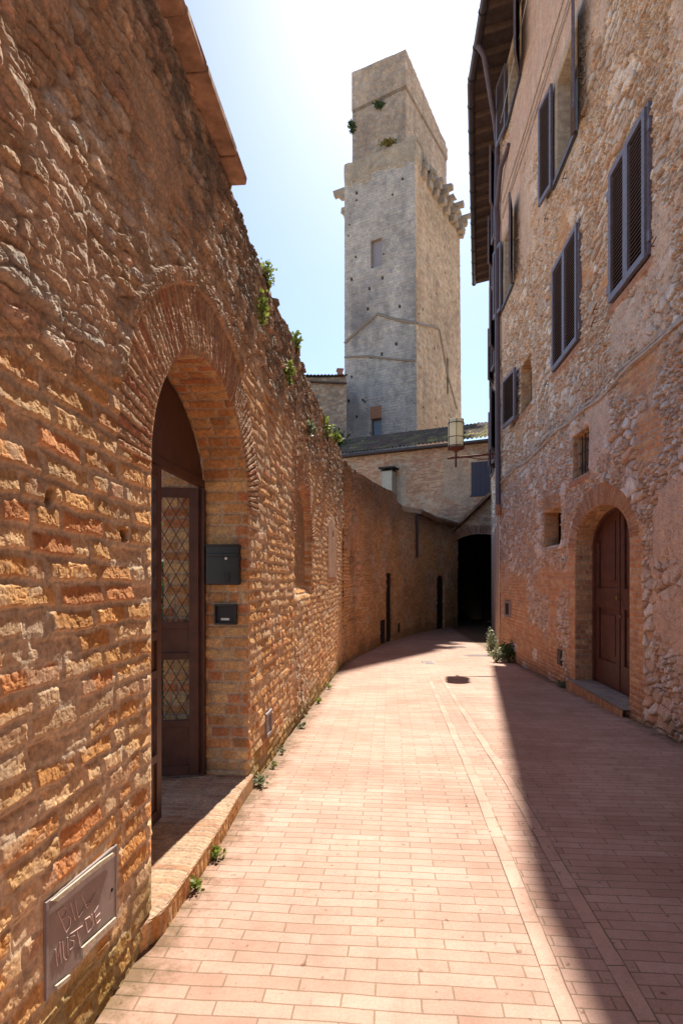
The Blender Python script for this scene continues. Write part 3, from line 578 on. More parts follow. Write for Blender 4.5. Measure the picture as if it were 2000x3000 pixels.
# ------------------------------------------------------------------ right building
rb = empty('stone_building', (4.0, 10, 0), 'tall shaded stone building with brown shutters, filling the right of the alley', 'building')
UC = 15.7
WIN = {  # name: (u_near, u_far, v0, v1, kind)
 'A': (6.62, 7.80, 3.70, 5.47), 'B': (9.05, 10.53, 3.75, 5.64), 'C': (12.2, 13.25, 3.75, 4.85),
 'bar': (8.69, 9.5, 1.64, 2.34), 'niche': (10.14, 11.28, .635, 1.31),
 'E': (9.22, 10.37, 7.1, 8.9), 'F': (13.85, 15.1, 7.1, 8.85), 'G': (13.1, 14.5, 11.4, 12.95), 'Hh': (9.3, 10.5, 11.4, 12.95) }
DR = (8.32, .53, 1.07, .545)     # door arch
def right_sdf(U, V):
    s = ell(U, V, *DR)[0]; s = np.where(V < -1.62, np.maximum(s, .02), s)
    for w in WIN.values(): s = np.minimum(s, rect(U, V, w))
    return s
RP = [(.60, .44, .32), (.64, .52, .42), (.56, .36, .24), (.70, .60, .51), (.61, .42, .29), (.58, .46, .37), (.76, .69, .61), (.5, .34, .23), (.70, .60, .50), (.74, .66, .56), (.60, .38, .25), (.58, .47, .38)]
def right_fun(U, V):
    rg = fbm(U * 26, V * 26, 401, 4); md = fbm(U * 8, V * 8, 402, 3); lo = fbm(U * 1.4, V * 1.4, 403, 4)
    e1, i1, q1 = stones(U, V, .20, .135, 411, .10, .2); e2, i2, q2 = stones(U, V, .10, .06, 421, .05, .25)
    pick = fbm(U * 2.1, V * 2.1, 431, 3) > 0.01
    e = np.where(pick, e1, e2); i = np.where(pick, i1, i2)
    mort = np.array((.54, .375, .265)) * (1 + .5 * lo)[..., None] * (1 + .4 * md)[..., None]
    sub = ss(fbm(U * 3.1, V * 3.1, 441, 4) + .25 * (h2(np.floor(i * 9e5), 5, 4) - .5) + .3 * rg, .02, .17)     # stones drowned in mortar
    vis = e * (1 - .75 * sub)
    col = mix(mort, pal(i, RP) * (1 + .28 * jit(i, 6))[..., None], .08 + .92 * vis)
    H = vis * (.016 + .030 * h2(np.floor(i * 9e5), 1, 3) + np.where(pick, q1[1], q2[1]) * .03 + np.where(pick, q1[0], q2[0]) * .04 * (h2(np.floor(i * 9e5), 8, 3) - .5)) + .018 * rg + .016 * md; col = col * (.60 + .40 * ss(e, .05, .5))[..., None]  # colour darkened between the stones, standing in for crevice shade
    # brick zones low down
    eb, ib, _ = bricks(U, V, .075, .26, 451, .012, .010, .018, .7)
    bz = ss(fbm(U * .9, V * 1.2, 455, 3) + .35 * ss(.55 - V, 0, .8) * ss(U, 9.6, 11.5) + .5 * ss(.3 - np.abs(U - 7.05), 0, .2) * ss(.9 - V, 0, .3), .16, .24)
    cb = mix(np.tile(np.array((.58, .40, .26)), U.shape + (1,)), pal(ib, [(.60, .30, .15), (.6, .37, .21), (.55, .26, .14), (.63, .4, .23), (.5, .28, .17)]), .2 + .8 * eb)
    H = H * (1 - bz) + bz * (eb * .014 + .012 * rg); col = mix(col, cb, bz)
    # render left on the wall
    pz = fbm(U * .55 + 3, V * .62, 461, 4) + .20 * ss(V, 4.6, 6.6) + .30 * ss(V, 8.0, 9.5) - .04
    pz = pz + .5 * ss(1.0 - np.hypot((U - 5.9) / 1.0, (V - .15) / 1.1), -.1, .35) + .45 * ss(1 - np.hypot((U - 8.4) / .75, (V - 2.1) / .65), -.05, .3)
    pz = pz - .6 * ss(.45 - np.abs(V + 1.35), 0, .3)
    pw = ss(pz + .22 * md + .22 * rg, .15, .27)
    cp_ = np.array((.63, .45, .335)) * (1 + .35 * lo + .22 * rg)[..., None]; cp_ = mix(cp_, np.array((.64, .39, .29)), ss(V, 7.5, 10) * .5)
    st = ss(fbm(U * 9, V * .7, 471, 4), .04, .22); cp_ = mix(cp_, np.array((.68, .54, .42)), st * .45)
    H = H * (1 - pw * .8) + pw * (.024 + .008 * md); col = mix(col, cp_, pw * .9)
    # light limestone blocks
    big, ibg, _ = stones(U, V, .42, .34, 481, .05, .3); w = (h2(np.floor(ibg * 9e5), 2, 8) < .07) * ss(big, .4, .8) * (1 - pw)
    col = mix(col, np.array((.76, .66, .57)) * (1 + .4 * rg[..., None]), w * .9); H = H + .014 * w
    # arch ring of the door
    dd, th = ell(U, V, *DR); sx = th * 1.0 / .06 + .3 * md; k = np.floor(sx); f = sx - k; e_ = ss(np.minimum(f, 1 - f), .05, .28)
    w = (dd < .30) * (dd > -.02) * (V > DR[1]) * 1.; cr = mix(np.tile(np.array((.4, .26, .17)), U.shape + (1,)), pal(h2(k, 0, 12), [(.45, .26, .15), (.4, .2, .11), (.47, .3, .19), (.37, .18, .1)]), .2 + .8 * e_)
    H = H * (1 - w) + w * (e_ * .016 + .01 * rg); col = mix(col, cr, w)
    w = (dd < .26 + .05 * (h2(np.floor(V / .15), 0, 3) > .5)) * (dd > -.02) * (V <= DR[1]) * 1.; H = H * (1 - w) + w * (eb * .012 + .008 * rg); col = mix(col, cb * .97, w)
    # lintel brick over the niche, sills
    w = ss(.08 - np.abs(U - 10.7) + .55, 0, .08) * (np.abs(V - 1.46) < .13); k = np.floor(U / .06); f = U / .06 - k; col = mix(col, pal(h2(k, 1, 12), [(.45, .26, .15), (.4, .2, .11), (.47, .3, .19)]), w * .9)
    for q in ('A', 'B', 'C', 'bar'):
        wn = WIN[q]; w = ss(.1 + (wn[1] - wn[0]) / 2 - np.abs(U - (wn[0] + wn[1]) / 2), 0, .03) * ss(.065 - np.abs(V - wn[2] + .075), 0, .02); H = H * (1 - w) + .045 * w; col = mix(col, np.array((.42, .19, .1)) * (1 + .4 * rg[..., None]), w * .85)
    for wn in (WIN['E'], WIN['F'], WIN['G']):
        dq = rect(U, V, wn); w = ss(.16 - dq, 0, .03); col = mix(col, np.array((.46, .375, .29)), w * .85); H = H * (1 - w) + .03 * w
    gb = V + gh(U); mo = ss(.25 - gb + .4 * md, 0, .25); col = mix(col, np.array((.26, .2, .14)), mo * .5)
    return H + .02 * lo, col
sh = Sheet()
patch(sh, RWn, np.arange(5.2, 9.02, .019), np.arange(-1.85, 8.6, .0135), right_fun, right_sdf)
patch(sh, RWn, np.arange(9.0, UC + .01, .04), np.arange(-2.2, 13.1, .02), right_fun, right_sdf)
patch(sh, RWn, np.arange(5.2, 9.02, .05), np.arange(8.58, 13.1, .05), right_fun, right_sdf)
patch(sh, RWn, np.arange(-8, 5.22, .09), np.arange(-1.8, 13.1, .09), right_fun, None)
QF, QL, QS = polyframe([(3.0 + K * UC, UC), (3.0 + K * UC + .237 * 10, UC + 10)]); QZ = 10
def QW(u, v, n): return tuple(float(t) for t in QF(u, v, n, -1))
patch(sh, lambda U, V, H: QF(U, V, H, -1), np.arange(0, QL, .07), np.arange(-2.5, 13.1, .05), lambda U, V: right_fun(U + UC + 20, np.maximum(V, 1.7)), None)
rp = [(.49, .28, .145), (.46, .25, .13), (.52, .33, .18), (.41, .21, .12)]
dprof = [(DR[0] - DR[2], -1.62), (DR[0] - DR[2], DR[1])] + [(DR[0] - DR[2] * math.cos(t), DR[1] + DR[3] * math.sin(t)) for t in np.linspace(0, math.pi, 60)[1:-1]] + [(DR[0] + DR[2], DR[1]), (DR[0] + DR[2], -1.9)]
reveal(sh, RWn, dprof, .34, 501, 1, .016, rp, .08)
for q, w in WIN.items():
    if q in ('A', 'B'): dep = .1
    else: dep = .28
    pp = [(w[0], w[2]), (w[0], w[3]), (w[1], w[3]), (w[1], w[2]), (w[0], w[2])]
    pc = rp if q in ('bar', 'niche', 'C') else [(.47, .38, .29)]
    reveal(sh, RWn, pp, dep, 511, 1, .03, pc, .08, 0, 1. if q in ('bar', 'niche', 'C') else .15)
sh.build('facade', M['stone'], rb)
b = MB(); b.hexa([RW(-8, -2.5, -.45), RW(UC, -2.5, -.45), (12, UC, -.9), (12, -8, -.9), RW(-8, 13.05, -.45), RW(UC, 13.05, -.45), (12, UC, 14.6), (12, -8, 14.6)])
b.hexa([QW(0, -2.5, -.3), QW(QL, -2.5, -.05), (16, UC + QZ, -.9), (12.01, UC, -.9), QW(0, 13.05, -.3), QW(QL, 13.05, -.05), (16, UC + QZ, 14.6), (12.01, UC, 14.6)]); b.build('building_core', M['dark'], rb)
# eave: soffit boards, rafters, gutter
EB = 2.1; EV = 13.2
EF, EL, ES = polyframe([(EB + K * -8 + .12, -8), (3.49, 15.4), (5.96, 25.8)])
def EW(s, v, n): return tuple(float(t) for t in EF(s, v, n))
sb = ES[1]
b = MB()
for (s0, s1, k) in ((0, sb, 12), (sb, EL, 8)):
    w = np.linspace(s0, s1, k)
    for i in range(k - 1): b.hexa([EW(w[i], EV - .02, .0), EW(w[i + 1], EV - .02, .0), EW(w[i + 1], EV + .18, 1.4), EW(w[i], EV + .18, 1.4), EW(w[i], EV + .06, .0), EW(w[i + 1], EV + .06, .0), EW(w[i + 1], EV + .30, 1.4), EW(w[i], EV + .30, 1.4)])
b.build('eave_soffit', M['soffit'], rb)
for s in list(np.arange(8.3, sb - .1, .62)) + list(np.arange(sb + .4, EL - .1, .62)):
    b = MB(); b.hexa([EW(s - .05, EV - .12, .06), EW(s + .05, EV - .12, .06), EW(s + .05, EV + .02, .80), EW(s - .05, EV + .02, .80), EW(s - .05, EV - .022, .06), EW(s + .05, EV - .022, .06), EW(s + .05, EV + .12, .80), EW(s - .05, EV + .12, .80)]); b.build('rafter', M['rafter'], rb)
b = MB(); pts = [EW(s, EV - .02, -.07) for s in (0, sb * .5, sb, (sb + EL) / 2, EL)]; b.tube(pts, .085, 12); b.build('gutter', M['gutter'], rb)
for s in np.arange(17, EL, .9):
    b = MB(); b.tube([EW(s - .02, EV - .02, -.07), EW(s + .02, EV - .02, -.07)], .098, 12); b.build('gutter_bracket', M['dark_metal'], rb)
# roof above the eave
b = MB()
for (s0, s1) in ((0, sb), (sb, EL)): b.hexa([EW(s0, EV + .07, -.05), EW(s1, EV + .07, -.05), EW(s1, EV + 1.6, 5), EW(s0, EV + 1.6, 5), EW(s0, EV + .13, -.05), EW(s1, EV + .13, -.05), EW(s1, EV + 1.7, 5), EW(s0, EV + 1.7, 5)])
b.build('roof', M['tile'], rb)
# downpipe
b = MB(); q = lambda v, du=0, n=.12: RW(15.45 + du, v, n)
b.tube([EW(sb - 1.2, EV - .1, -.05), EW(sb - 1.2, EV - .35, .1), q(12.2, .0, .18), q(11.6), q(10.6, .1), q(9.9, .12), q(9.3, .02), q(6, 0), q(3, -.06), q(1.99, -.12)], .068, 12); b.build('downpipe', M['pipe'], rb)
b = MB(); b.tube([q(1.99, -.12), q(1.72, -.12)], .078, 12); b.build('terracotta_pipe', M['terracotta'], rb)
b = MB(); b.tube([RW(14.3, 10.75, .05), RW(14.9, 10.6, .14), q(9.95, .2), q(9.5, .12)], .06, 10); b.build('branch_pipe', M['pipe'], rb)
# shutters --------------------------------------------------------------
def shutter(par, hinge, dr2, w, v0, v1, face, th=.045, slats=True, bars=False):
    h = Vector((hinge[0], hinge[1], 0)); d = Vector((dr2[0], dr2[1], 0)).normalized(); f = Vector((face[0], face[1], 0)); f = (f - d * f.dot(d)).normalized()
    G = lambda a, v, t: tuple(h + d * a + f * t + Vector((0, 0, v + EYE)))
    b = MB(); fr = .075
    for (a0, a1, p, q_) in ((0, fr, v0, v1), (w - fr, w, v0, v1), (fr, w - fr, v1 - fr, v1), (fr, w - fr, v0, v0 + fr * 1.2)): b.fbox(G, a0, a1, p, q_, 0, th, 0)
    b.fbox(G, fr, w - fr, v0 + fr, v1 - fr, .004, .008, 2)  # near-black backing sheet, paints the shade seen between slats
    k = int((v1 - v0 - .18) / .052)
    for i in range(k):
        vv = v0 + .10 + i * .052
        b.hexa([G(fr, vv + .026, .010), G(w - fr, vv + .026, .010), G(w - fr, vv, .034), G(fr, vv, .034), G(fr, vv + .032, .012), G(w - fr, vv + .032, .012), G(w - fr, vv + .006, .038), G(fr, vv + .006, .038)], 1)
    return b.build('shutter', [M['shutter'], M['louvre'], M['dark']], par)
def hinges(b, u, v0, v1, n=.06):
    for v in (v0 + .22, v1 - .28): b.fbox(RW, u - .035, u + .035, v - .06, v + .06, n - .05, n)
def frame_part(key, glass=True):
    w = WIN[key]; b = MB(); d = .27
    for (u0, u1, p, q_) in ((w[0], w[0] + .06, w[2], w[3]), (w[1] - .06, w[1], w[2], w[3]), (w[0] + .06, w[1] - .06, w[2], w[2] + .06), (w[0] + .06, w[1] - .06, w[3] - .06, w[3]), ((w[0] + w[1]) / 2 - .04, (w[0] + w[1]) / 2 + .04, w[2] + .06, w[3] - .06)): b.fbox(RW, u0, u1, p, q_, -d - .05, -d + .04)
    o = b.build('window', M['louvre'], rb); b = MB(); b.fbox(RW, w[0] - .02, w[1] + .02, w[2] - .02, w[3] + .02, -d - .035, -d - .02); b.build('pane', M['winglass'], o); return o
sx = (-NN, NN * K)    # out of the wall
al = (K, 1)
for key in ('A', 'B'):
    w = WIN[key]; mid = (w[0] + w[1]) / 2; b = MB()
    for (u0, u1, p, q_) in ((w[0] - .01, w[0] + .03, w[2] + .03, w[3]), (w[1] - .03, w[1] + .01, w[2] + .03, w[3]), (w[0] + .03, w[1] - .03, w[3] - .03, w[3] + .01)): b.fbox(RW, u0, u1, p, q_, -.08, .05)
    b.fbox(RW, w[0], w[1], w[2], w[3], -.095, -.085); hinges(b, w[0] - .02, w[2], w[3]); hinges(b, w[1] + .03, w[2], w[3])
    o = b.build('window', M['shutter'], rb)
    p0 = RW(w[0] + .031, 0, .03); shutter(o, p0, al, mid - w[0] - .034, w[2] + .01, w[3] - .032, sx, .05)
    p0 = RW(mid + .003, 0, .022); shutter(o, p0, al, w[1] - mid - .034, w[2] + .01, w[3] - .032, sx, .05)
# E, F, G, I, Hh: leaves folded back
def open_window(key, near_dir, far_off):
    w = WIN[key]; o = frame_part(key); wd = (w[1] - w[0]) / 2 + .01
    hp_ = RW(w[1] + .03, 0, .07); d = (K - .13, 1.); shutter(o, hp_, d, wd, w[2] - .03, w[3] + .02, sx, .045)
    hp_ = RW(w[0] - .02, 0, .06); shutter(o, hp_, near_dir, wd, w[2] - .03, w[3] + .02, (near_dir[1], -near_dir[0]) if True else sx, .045)
    b = MB(); b.fbox(RW, w[0] - .08, w[1] + .08, w[2] - .07, w[2] - .005, -.27, .09); b.build('sill', M['gutter'], o); return o
open_window('E', (-.41, -1), 0); open_window('F', (-.38, -1.), 0)
open_window('G', (-.45, -1.), 0); open_window('Hh', (-.45, -1.), 0)
o = frame_part('C'); w = WIN['C']; shutter(o, RW(w[1] + .02, 0, .10), (K - .10, 1.), .95, w[2] - .05, w[3] + .03, sx, .05); 
# far facade leaves that stick out into the alley
for (s, v0, v1) in ((1.6, 3.8, 5.6), (4.2, 3.8, 5.6), (2.4, 7.1, 8.9), (5.4, 7.1, 8.9), (2.0, 11.2, 12.9), (5.4, 11.2, 12.9)):
    b = MB(); b.fbox(QW, s, s + 1.15, v0, v1, .02, .06); o = b.build('window', M['winglass'], rb)
    p0 = QW(s + 1.17, 0, .05); shutter(o, p0, (.245 - .16, 1), .58, v0, v1, sx, .045); p0 = QW(s - .02, 0, .05); shutter(o, p0, (-.5, -.8), .55, v0, v1, (-.8, .5), .045)
# barred window and niche
o = frame_part('bar'); b = MB()
for u in np.linspace(8.78, 9.4, 5): b.tube([RW(u, 1.62, -.12), RW(u, 2.36, -.12)], .009, 6)
for v in (1.83, 2.06): b.tube([RW(8.66, v, -.112), RW(9.53, v, -.112)], .009, 6)
b.build('bars', M['dark_metal'], o)
b = MB(); b.fbox(RW, 10.10, 11.32, .6, 1.35, -.36, -.275); o = b.build('niche_back', M['dark'], rb)
# door
w0, w1 = DR[0] - DR[2], DR[0] + DR[2]; fr = lambda t, k: (DR[0] - DR[2] * k * math.cos(t), DR[1] + DR[3] * k * math.sin(t))
b = MB(); tt = np.linspace(0, math.pi, 40)
outer = [(w1, -1.6)] + [fr(math.pi - t, 1.0) for t in tt] + [(w0, -1.6)]; inner = [(w1 - .09, -1.6)] + [fr(math.pi - t, .915) for t in tt] + [(w0 + .09, -1.6)]
vs = [RW(u, v, -.27) for u, v in outer] + [RW(u, v, -.27) for u, v in inner] + [RW(u, v, -.36) for u, v in outer] + [RW(u, v, -.36) for u, v in inner]; k = len(outer)
b.add(vs, [f for i in range(k - 1) for f in ((i, i + 1, k + i + 1, k + i), (k + i, k + i + 1, 3 * k + i + 1, 3 * k + i))]); door = b.build('door', M['door'], rb)
def door_leaf(u0, u1, sgn):
    b = MB(); N_ = 14; us_ = np.linspace(u0, u1, N_)
    topv = lambda u: DR[1] + DR[3] * .91 * math.sqrt(max(0, 1 - ((u - DR[0]) / (DR[2] * .92)) ** 2))
    prof = [(u0, -1.6), (u1, -1.6)] + [(u, topv(u)) for u in us_[::-1]]
    b.prism(RW, prof, -.35, -.325)
    for (p, q_) in ((-1.6, -1.22), (-.42, -.12)): b.fbox(RW, u0 + .0, u1 - .0, p, q_, -.324, -.295)
    for (a0, a1) in ((u0, u0 + .13), (u1 - .13, u1)):
        t_ = min(topv(a0), topv(a1)) - .005; b.fbox(RW, a0, a1, -1.22, -.42, -.324, -.295); b.fbox(RW, a0, a1, -.12, max(t_, -.05), -.324, -.295)
    for (p, q_) in ((-1.18, -.46),): b.fbox(RW, u0 + .19, u1 - .19, p + .06, q_ - .06, -.324, -.305)
    cu = np.linspace(u0 + .2, u1 - .2, 10); b.prism(RW, [(u0 + .2, .0), (u1 - .2, .0)] + [(u, min(topv(u) - .14, topv(u))) for u in cu[::-1]], -.324, -.305)
    return b.build('leaf', M['door'], door, bevel=.004)
door_leaf(DR[0] + .02, w1 - .095, 1); door_leaf(w0 + .095, DR[0] - .02, -1)
b = MB(); b.tube([RW(DR[0] - .05, -.25, -.295), RW(DR[0] - .05, -.25, -.25)], .014, 10); b.tube([RW(DR[0] - .05, -.25, -.25), RW(DR[0] - .05, -.25, -.225)], .03, 12); b.build('handle', M['brass'], door); b = MB(); b.tube([RW(DR[0] - .05, -.52, -.295), RW(DR[0] - .05, -.52, -.275)], .022, 10); b.build('lock', M['brass'], door)
# brick doorstep on the right
ds2 = empty('door_step', RW(8.3, -1.75, 0), 'low brick and slab step below the arched wooden door', 'doorstep')
sh = Sheet(); U, V = np.meshgrid(np.arange(7.2, 9.5, .02), np.arange(-2.0, -1.615, .02), indexing='ij'); k = np.floor(U / .07); f = U / .07 - k; e = ss(np.minimum(f, 1 - f), .03, .2)
sh.grid(RWn(U, V, .10 + e * .008), mix(np.tile(MO * .8, U.shape + (1,)), pal(h2(k, 0, 77), rp), .2 + .8 * e))
U, Nn = np.meshgrid(np.arange(7.2, 9.5, .03), np.arange(0, .5, .03), indexing='ij'); sh.grid(RWn(U, np.full(U.shape, -1.612) + .01 * fbm(U * 5, Nn * 5, 5), .108 - Nn), np.tile(np.array((.36, .27, .21)), U.shape + (1,)) * (1 + .5 * fbm(U * 8, Nn * 8, 6)[..., None]))
sh.build('brick_course', M['stone'], ds2)
# hooks beside the shutters
for (x, y) in ((1925, 720), (1748, 945), (1608, 1125), (1660, 522), (1752, 905), (1606, 640)):
    u = 5100 / (x - 1140); v = 3 * (1700 - y) / (x - 1140)
    b = MB(); b.tube([RW(u, v, -.02), RW(u, v, .07), RW(u - .02, v - .07, .085)], .008, 6); b.tube([RW(u, v, .068), RW(u - .13, v + .03, .068)], .007, 6); b.build('shutter_hook', M['rust'], rb)
# cables
for (vb, n, r, seed, tx) in ((2.60, .06, .017, 3, 'lower pale cable running along the stone facade above the barred window'), (2.66, .055, .012, 8, 'upper thin cable running along the stone facade above the barred window')):
    us_ = np.arange(4.6, 15.7, .35); b = MB(); b.tube([RW(u, vb + .035 * math.sin(u * 1.7 + seed) + .02 * math.sin(u * 4.1 + seed), n + .01 * math.sin(u * 3)) for u in us_], r, 6)
    b2 = b.build('cable', M['cable'], loc=RW(5.5, vb, 0)); tag(b2, tx, 'cable', 'cables along the right facade')
for (vb, r, ph, tx) in ((9.45, .014, 1, 'lowest of the cables high on the facade between shutters'), (9.6, .012, 4, 'middle of the cables high on the facade between shutters'), (9.85, .014, 7, 'topmost of the cables high on the facade between shutters')):
    us_ = np.arange(5.6, 15.5, .4); b = MB(); b.tube([RW(u, vb + .03 * math.sin(u * 1.3 + ph), .05) for u in us_], r, 6); tag(b.build('cable', M['cable'], loc=RW(9, vb, 0)), tx, 'cable', 'cables along the right facade')
b = MB(); u = 5100 / 457; b.tube([RW(u, 2.6, .05), RW(u - .06, 2.45, .05), RW(u - .03, 2.2, .04), RW(u, 2.05, .03)], .008, 6); tag(b.build('loose_wire', M['cable'], loc=RW(u, 2.1, 0)), 'short grey wire dangling from the cables left of the barred window', 'wire')
b = MB(); b.tube([RW(10, 12.55, .14), RW(12, 12.1, .14), RW(15.2, 11.75, .14)], .008, 5); tag(b.build('clothes_wire', M['label'], loc=RW(12, 12, 0)), 'thin white wire stretched past the topmost shutters under the eave', 'wire')
# meter box, vents, number tile on the right wall
def pw(x, y): return 5100 / (x - 1140), 3 * (1700 - y) / (x - 1140)
mbx = empty('meter_box', RW(14.5, -.9, .03), 'small grey framed meter hatch near the far corner of the right building', 'meter hatch')
u0, v1 = pw(1498, 1762); u1, v0 = pw(1481, 1805)
b = MB(); RB = lambda u, v, n: RW(u, v, n + .03)
for (a0, a1, p, q_) in ((u0, u0 + .14, v0, v1), (u1 - .14, u1, v0, v1), (u0 + .14, u1 - .14, v0, v0 + .06), (u0 + .14, u1 - .14, v1 - .06, v1)): b.fbox(RB, a0, a1, p, q_, -.04, .015)
b.build('frame', M['plate_rim'], mbx); b = MB(); b.fbox(RB, u0 + .14, u1 - .14, v0 + .06, v1 - .06, -.04, .004); b.build('door', M['black_box'], mbx)
u0, v1 = pw(1650, 1906); u1, v0 = pw(1638, 1945); b = MB(); b.fbox(RB, u0, u1, v0, v1, -.03, .012); b.fbox(RB, u0 + .03, u1 - .03, v0 + .03, v1 - .03, .012, .018); tag(b.build('vent_cover', M['dark_metal'], loc=RW(u0, v0, .03)), 'small dark metal cover low on the wall left of the wooden door', 'vent')
nt_ = empty('number_tile', RW(9.75, .3, .03), 'small pale house number tile left of the arched wooden door', 'house number')
u0, v1 = pw(1660, 1632); u1, v0 = pw(1650, 1648); b = MB(); b.fbox(RB, u0, u1, v0, v1, -.03, .010); b.build('tile', M['flue'], nt_)
b = MB(); um = (u0 + u1) / 2
for pl_ in ([(um + .05, v1 - .02), (um + .05, (v0 + v1) / 2), (um - .05, (v0 + v1) / 2)], [(um - .02, v1 - .02), (um - .02, v0 + .015)]): b.tube([RB(a, c, .011) for a, c in pl_], .006, 5)
b.build('numeral', M['dark'], nt_)
# bushes by the far corner
leaves('corner_bush', (4.12, 15.9, gz(16) + .33), (.14, .24, .33), 420, .07, M['leaf_pale'], 'pale flowering bush against the building corner, farther of the two', 'bush', 'bushes at the foot of the right building', clump=9)
leaves('corner_bush', (4.0, 13.9, gz(14) + .22), (.24, .42, .20), 600, .065, M['leaf_dark'], 'dark green bush at the wall foot, nearer of the two', 'bush', 'bushes at the foot of the right building', clump=10)
leaves('corner_bush', (3.72, 13.95, gz(14) + .13), (.12, .25, .16), 200, .07, M['leaf_pale'], 'small pale bush beside the dark green bush, on its street side', 'bush', 'bushes at the foot of the right building', clump=6)
leaves('weed', (RW(9.75, 0, .10)[0], 9.75, gz(9.75) + .05), (.09, .2, .05), 90, .05, M['leaf_pale'], 'greyish weed at the wall foot left of the wooden door', 'weed', clump=4)
# ------------------------------------------------------------------ street lamp
lp = empty('street_lamp', RW(15.6, 3.6, 0), 'rusty wall lantern with cream glass on a bracket from the right building', 'street lamp')
LZ = 15.5; LX = 335 / 1700 * LZ; zt = 1.6 + 472 / 1700 * LZ; zb = 1.6 + 388 / 1700 * LZ; za = 1.6 + 362 / 1700 * LZ
def cyl(b, r, z0, z1, k=24, mi=0, r1=None): b.tube([(LX, LZ, z0), (LX, LZ, z1)], [r, r1 if r1 else r], k, mi)
b = MB(); cyl(b, .205, zb + .02, zt - .05); cyl(b, .205, zt - .05, zt, 24, 0, .19); b.build('glass', M['lantern'], lp)
b = MB()
for z in (zb + .04, zb + .27, zt - .12):
    b.tube([(LX + .218 * math.cos(t), LZ + .218 * math.sin(t), z) for t in np.linspace(0, 2 * math.pi, 25)], .010, 6)
for t in np.linspace(.4, 2 * math.pi + .4, 7)[:-1]: b.tube([(LX + .218 * math.cos(t), LZ + .218 * math.sin(t), z) for z in (zb - .02, zt - .02)], .009, 6)
b.build('cage', M['dark_metal'], lp)
b = MB(); cyl(b, .22, zb - .03, zb + .02, 24); cyl(b, .05, zb - .1, zb - .03, 12, 0, .12); b.tube([(LX, LZ, za - .28), (LX, LZ, zb - .03)], .028, 8); b.build('base', M['rust'], lp)
b = MB(); e0 = Vector((LX - .22, LZ + .02, za - .04)); e1 = Vector(RW(15.6, 0, -.02)); e1.z = za + .12
b.tube([e0, e0.lerp(e1, .3), e1], .03, 8); b.tube([e0.lerp(e1, .35) - Vector((0, 0, .02)), e0.lerp(e1, .65) - Vector((0, 0, .12)), e1 - Vector((0, 0, .12))], .016, 6); b.build('bracket', M['rust'], lp)
b = MB(); c = e1 - Vector((.05, 0, .75))
b.tube([c + Vector((-.12 * (1 - t / 20) * math.cos(t), 0, .12 * (1 - t / 20) * math.sin(t))) for t in np.linspace(0, 12, 40)], .010, 6)
b.tube([c + Vector((.06, 0, .6)), c + Vector((-.1, 0, .25)), c + Vector((.03, 0, -.15))], .012, 6); b.build('scroll', M['rust'], lp)
# drain covers in the street
for (x, y, w_, l_, tx) in ((1255, 1941, .26, .5, 'grey drain cover in the paving at the end of the brick strips'), (1340, 1892, .5, .35, 'grey drain cover in the paving near the arch, farther one'), (1405, 1925, .75, .4, 'pale stone slab set in the paving beside the corner bushes')):
    h = 1.95 if y > 1930 else 2.06
    Yp = h * 1700 / (y - 1700); Xp = (x - 1000) / 1700 * Yp; z = gz(Yp) + .012
    b = MB(); b.box(Xp - w_ / 2, Xp + w_ / 2, Yp - l_ / 2, Yp + l_ / 2, z - .05, z)
    for i in range(5): b.box(Xp - w_ / 2 + .03, Xp + w_ / 2 - .03, Yp - l_ / 2 + l_ * (i + .25) / 5, Yp - l_ / 2 + l_ * (i + .55) / 5, z, z + .004)
    tag(b.build('drain_cover', M['plate'], loc=(Xp, Yp, z)), tx, 'drain cover')
# ------------------------------------------------------------------ house with the archway
hs = empty('archway_house', (3.5, 28.9, gz(28)), 'brick house across the end of the alley with a dark archway and tiled roof', 'house')
HA = Vector((.18, 30.5)); HB = Vector((6.98, 27.0)); hd = (HB - HA).normalized(); HLn = (HB - HA).length
def HF(u, v, n): p = HA + hd * u; return (p.x + hd.y * n, p.y - hd.x * n, v + EYE)
HFn = lambda U, V, H: np.stack([HA.x + hd.x * U + hd.y * H, HA.y + hd.y * U - hd.x * H, V + EYE], -1)
AR = (7.05, 1.5, 1.38, .68)
def house_fun(U, V):
    e, i, _ = bricks(U, V, .075, .3, 603, .02, .012, .02, 1.); e2, i2, _ = stones(U, V, .3, .16, 611, .06, .3); rg = fbm(U * 12, V * 12, 605, 3)
    zm = ss(fbm(U * .9, V * 1.1, 607, 3), -.02, .08)
    c1 = mix(np.tile(np.array((.55, .43, .32)), U.shape + (1,)), pal(i, [(.48, .25, .16), (.54, .36, .25), (.42, .2, .14), (.58, .43, .32), (.36, .2, .15)]), .15 + .85 * e)
    c2 = mix(np.tile(np.array((.53, .43, .33)), U.shape + (1,)), pal(i2, [(.52, .41, .31), (.45, .32, .23), (.57, .47, .37), (.48, .3, .21)]), .2 + .8 * e2)
    col = mix(c1, c2, zm); H = .015 * e * (1 - zm) + .02 * e2 * zm + .02 * rg
    pl = ss(fbm(U * .7, V * .7, 621, 3), .10, .16); col = mix(col, np.array((.46, .38, .3)) * (1 + .4 * rg[..., None]), pl * .8); H = H * (1 - .6 * pl)
    w = ss(.28 - np.abs(U - 3.15), 0, .02) * (V > 2.4) * (V < 5.2); col = mix(col, np.array((.5, .46, .39)), w * .85)
    dd, th = ell(U, V, *AR); k = np.floor(th * 1.2 / .08); f = th * 1.2 / .08 - k; w = (dd > 0) * (dd < .4) * (V > AR[1]); col = np.where(w[..., None], pal(h2(k, 0, 9), [(.4, .22, .15), (.34, .19, .13), (.43, .28, .2)]) * (.5 + .5 * ss(np.minimum(f, 1 - f), .03, .2))[..., None], col)
    return H, col
SHW = (6.69, 7.59, 4.0, 5.57)
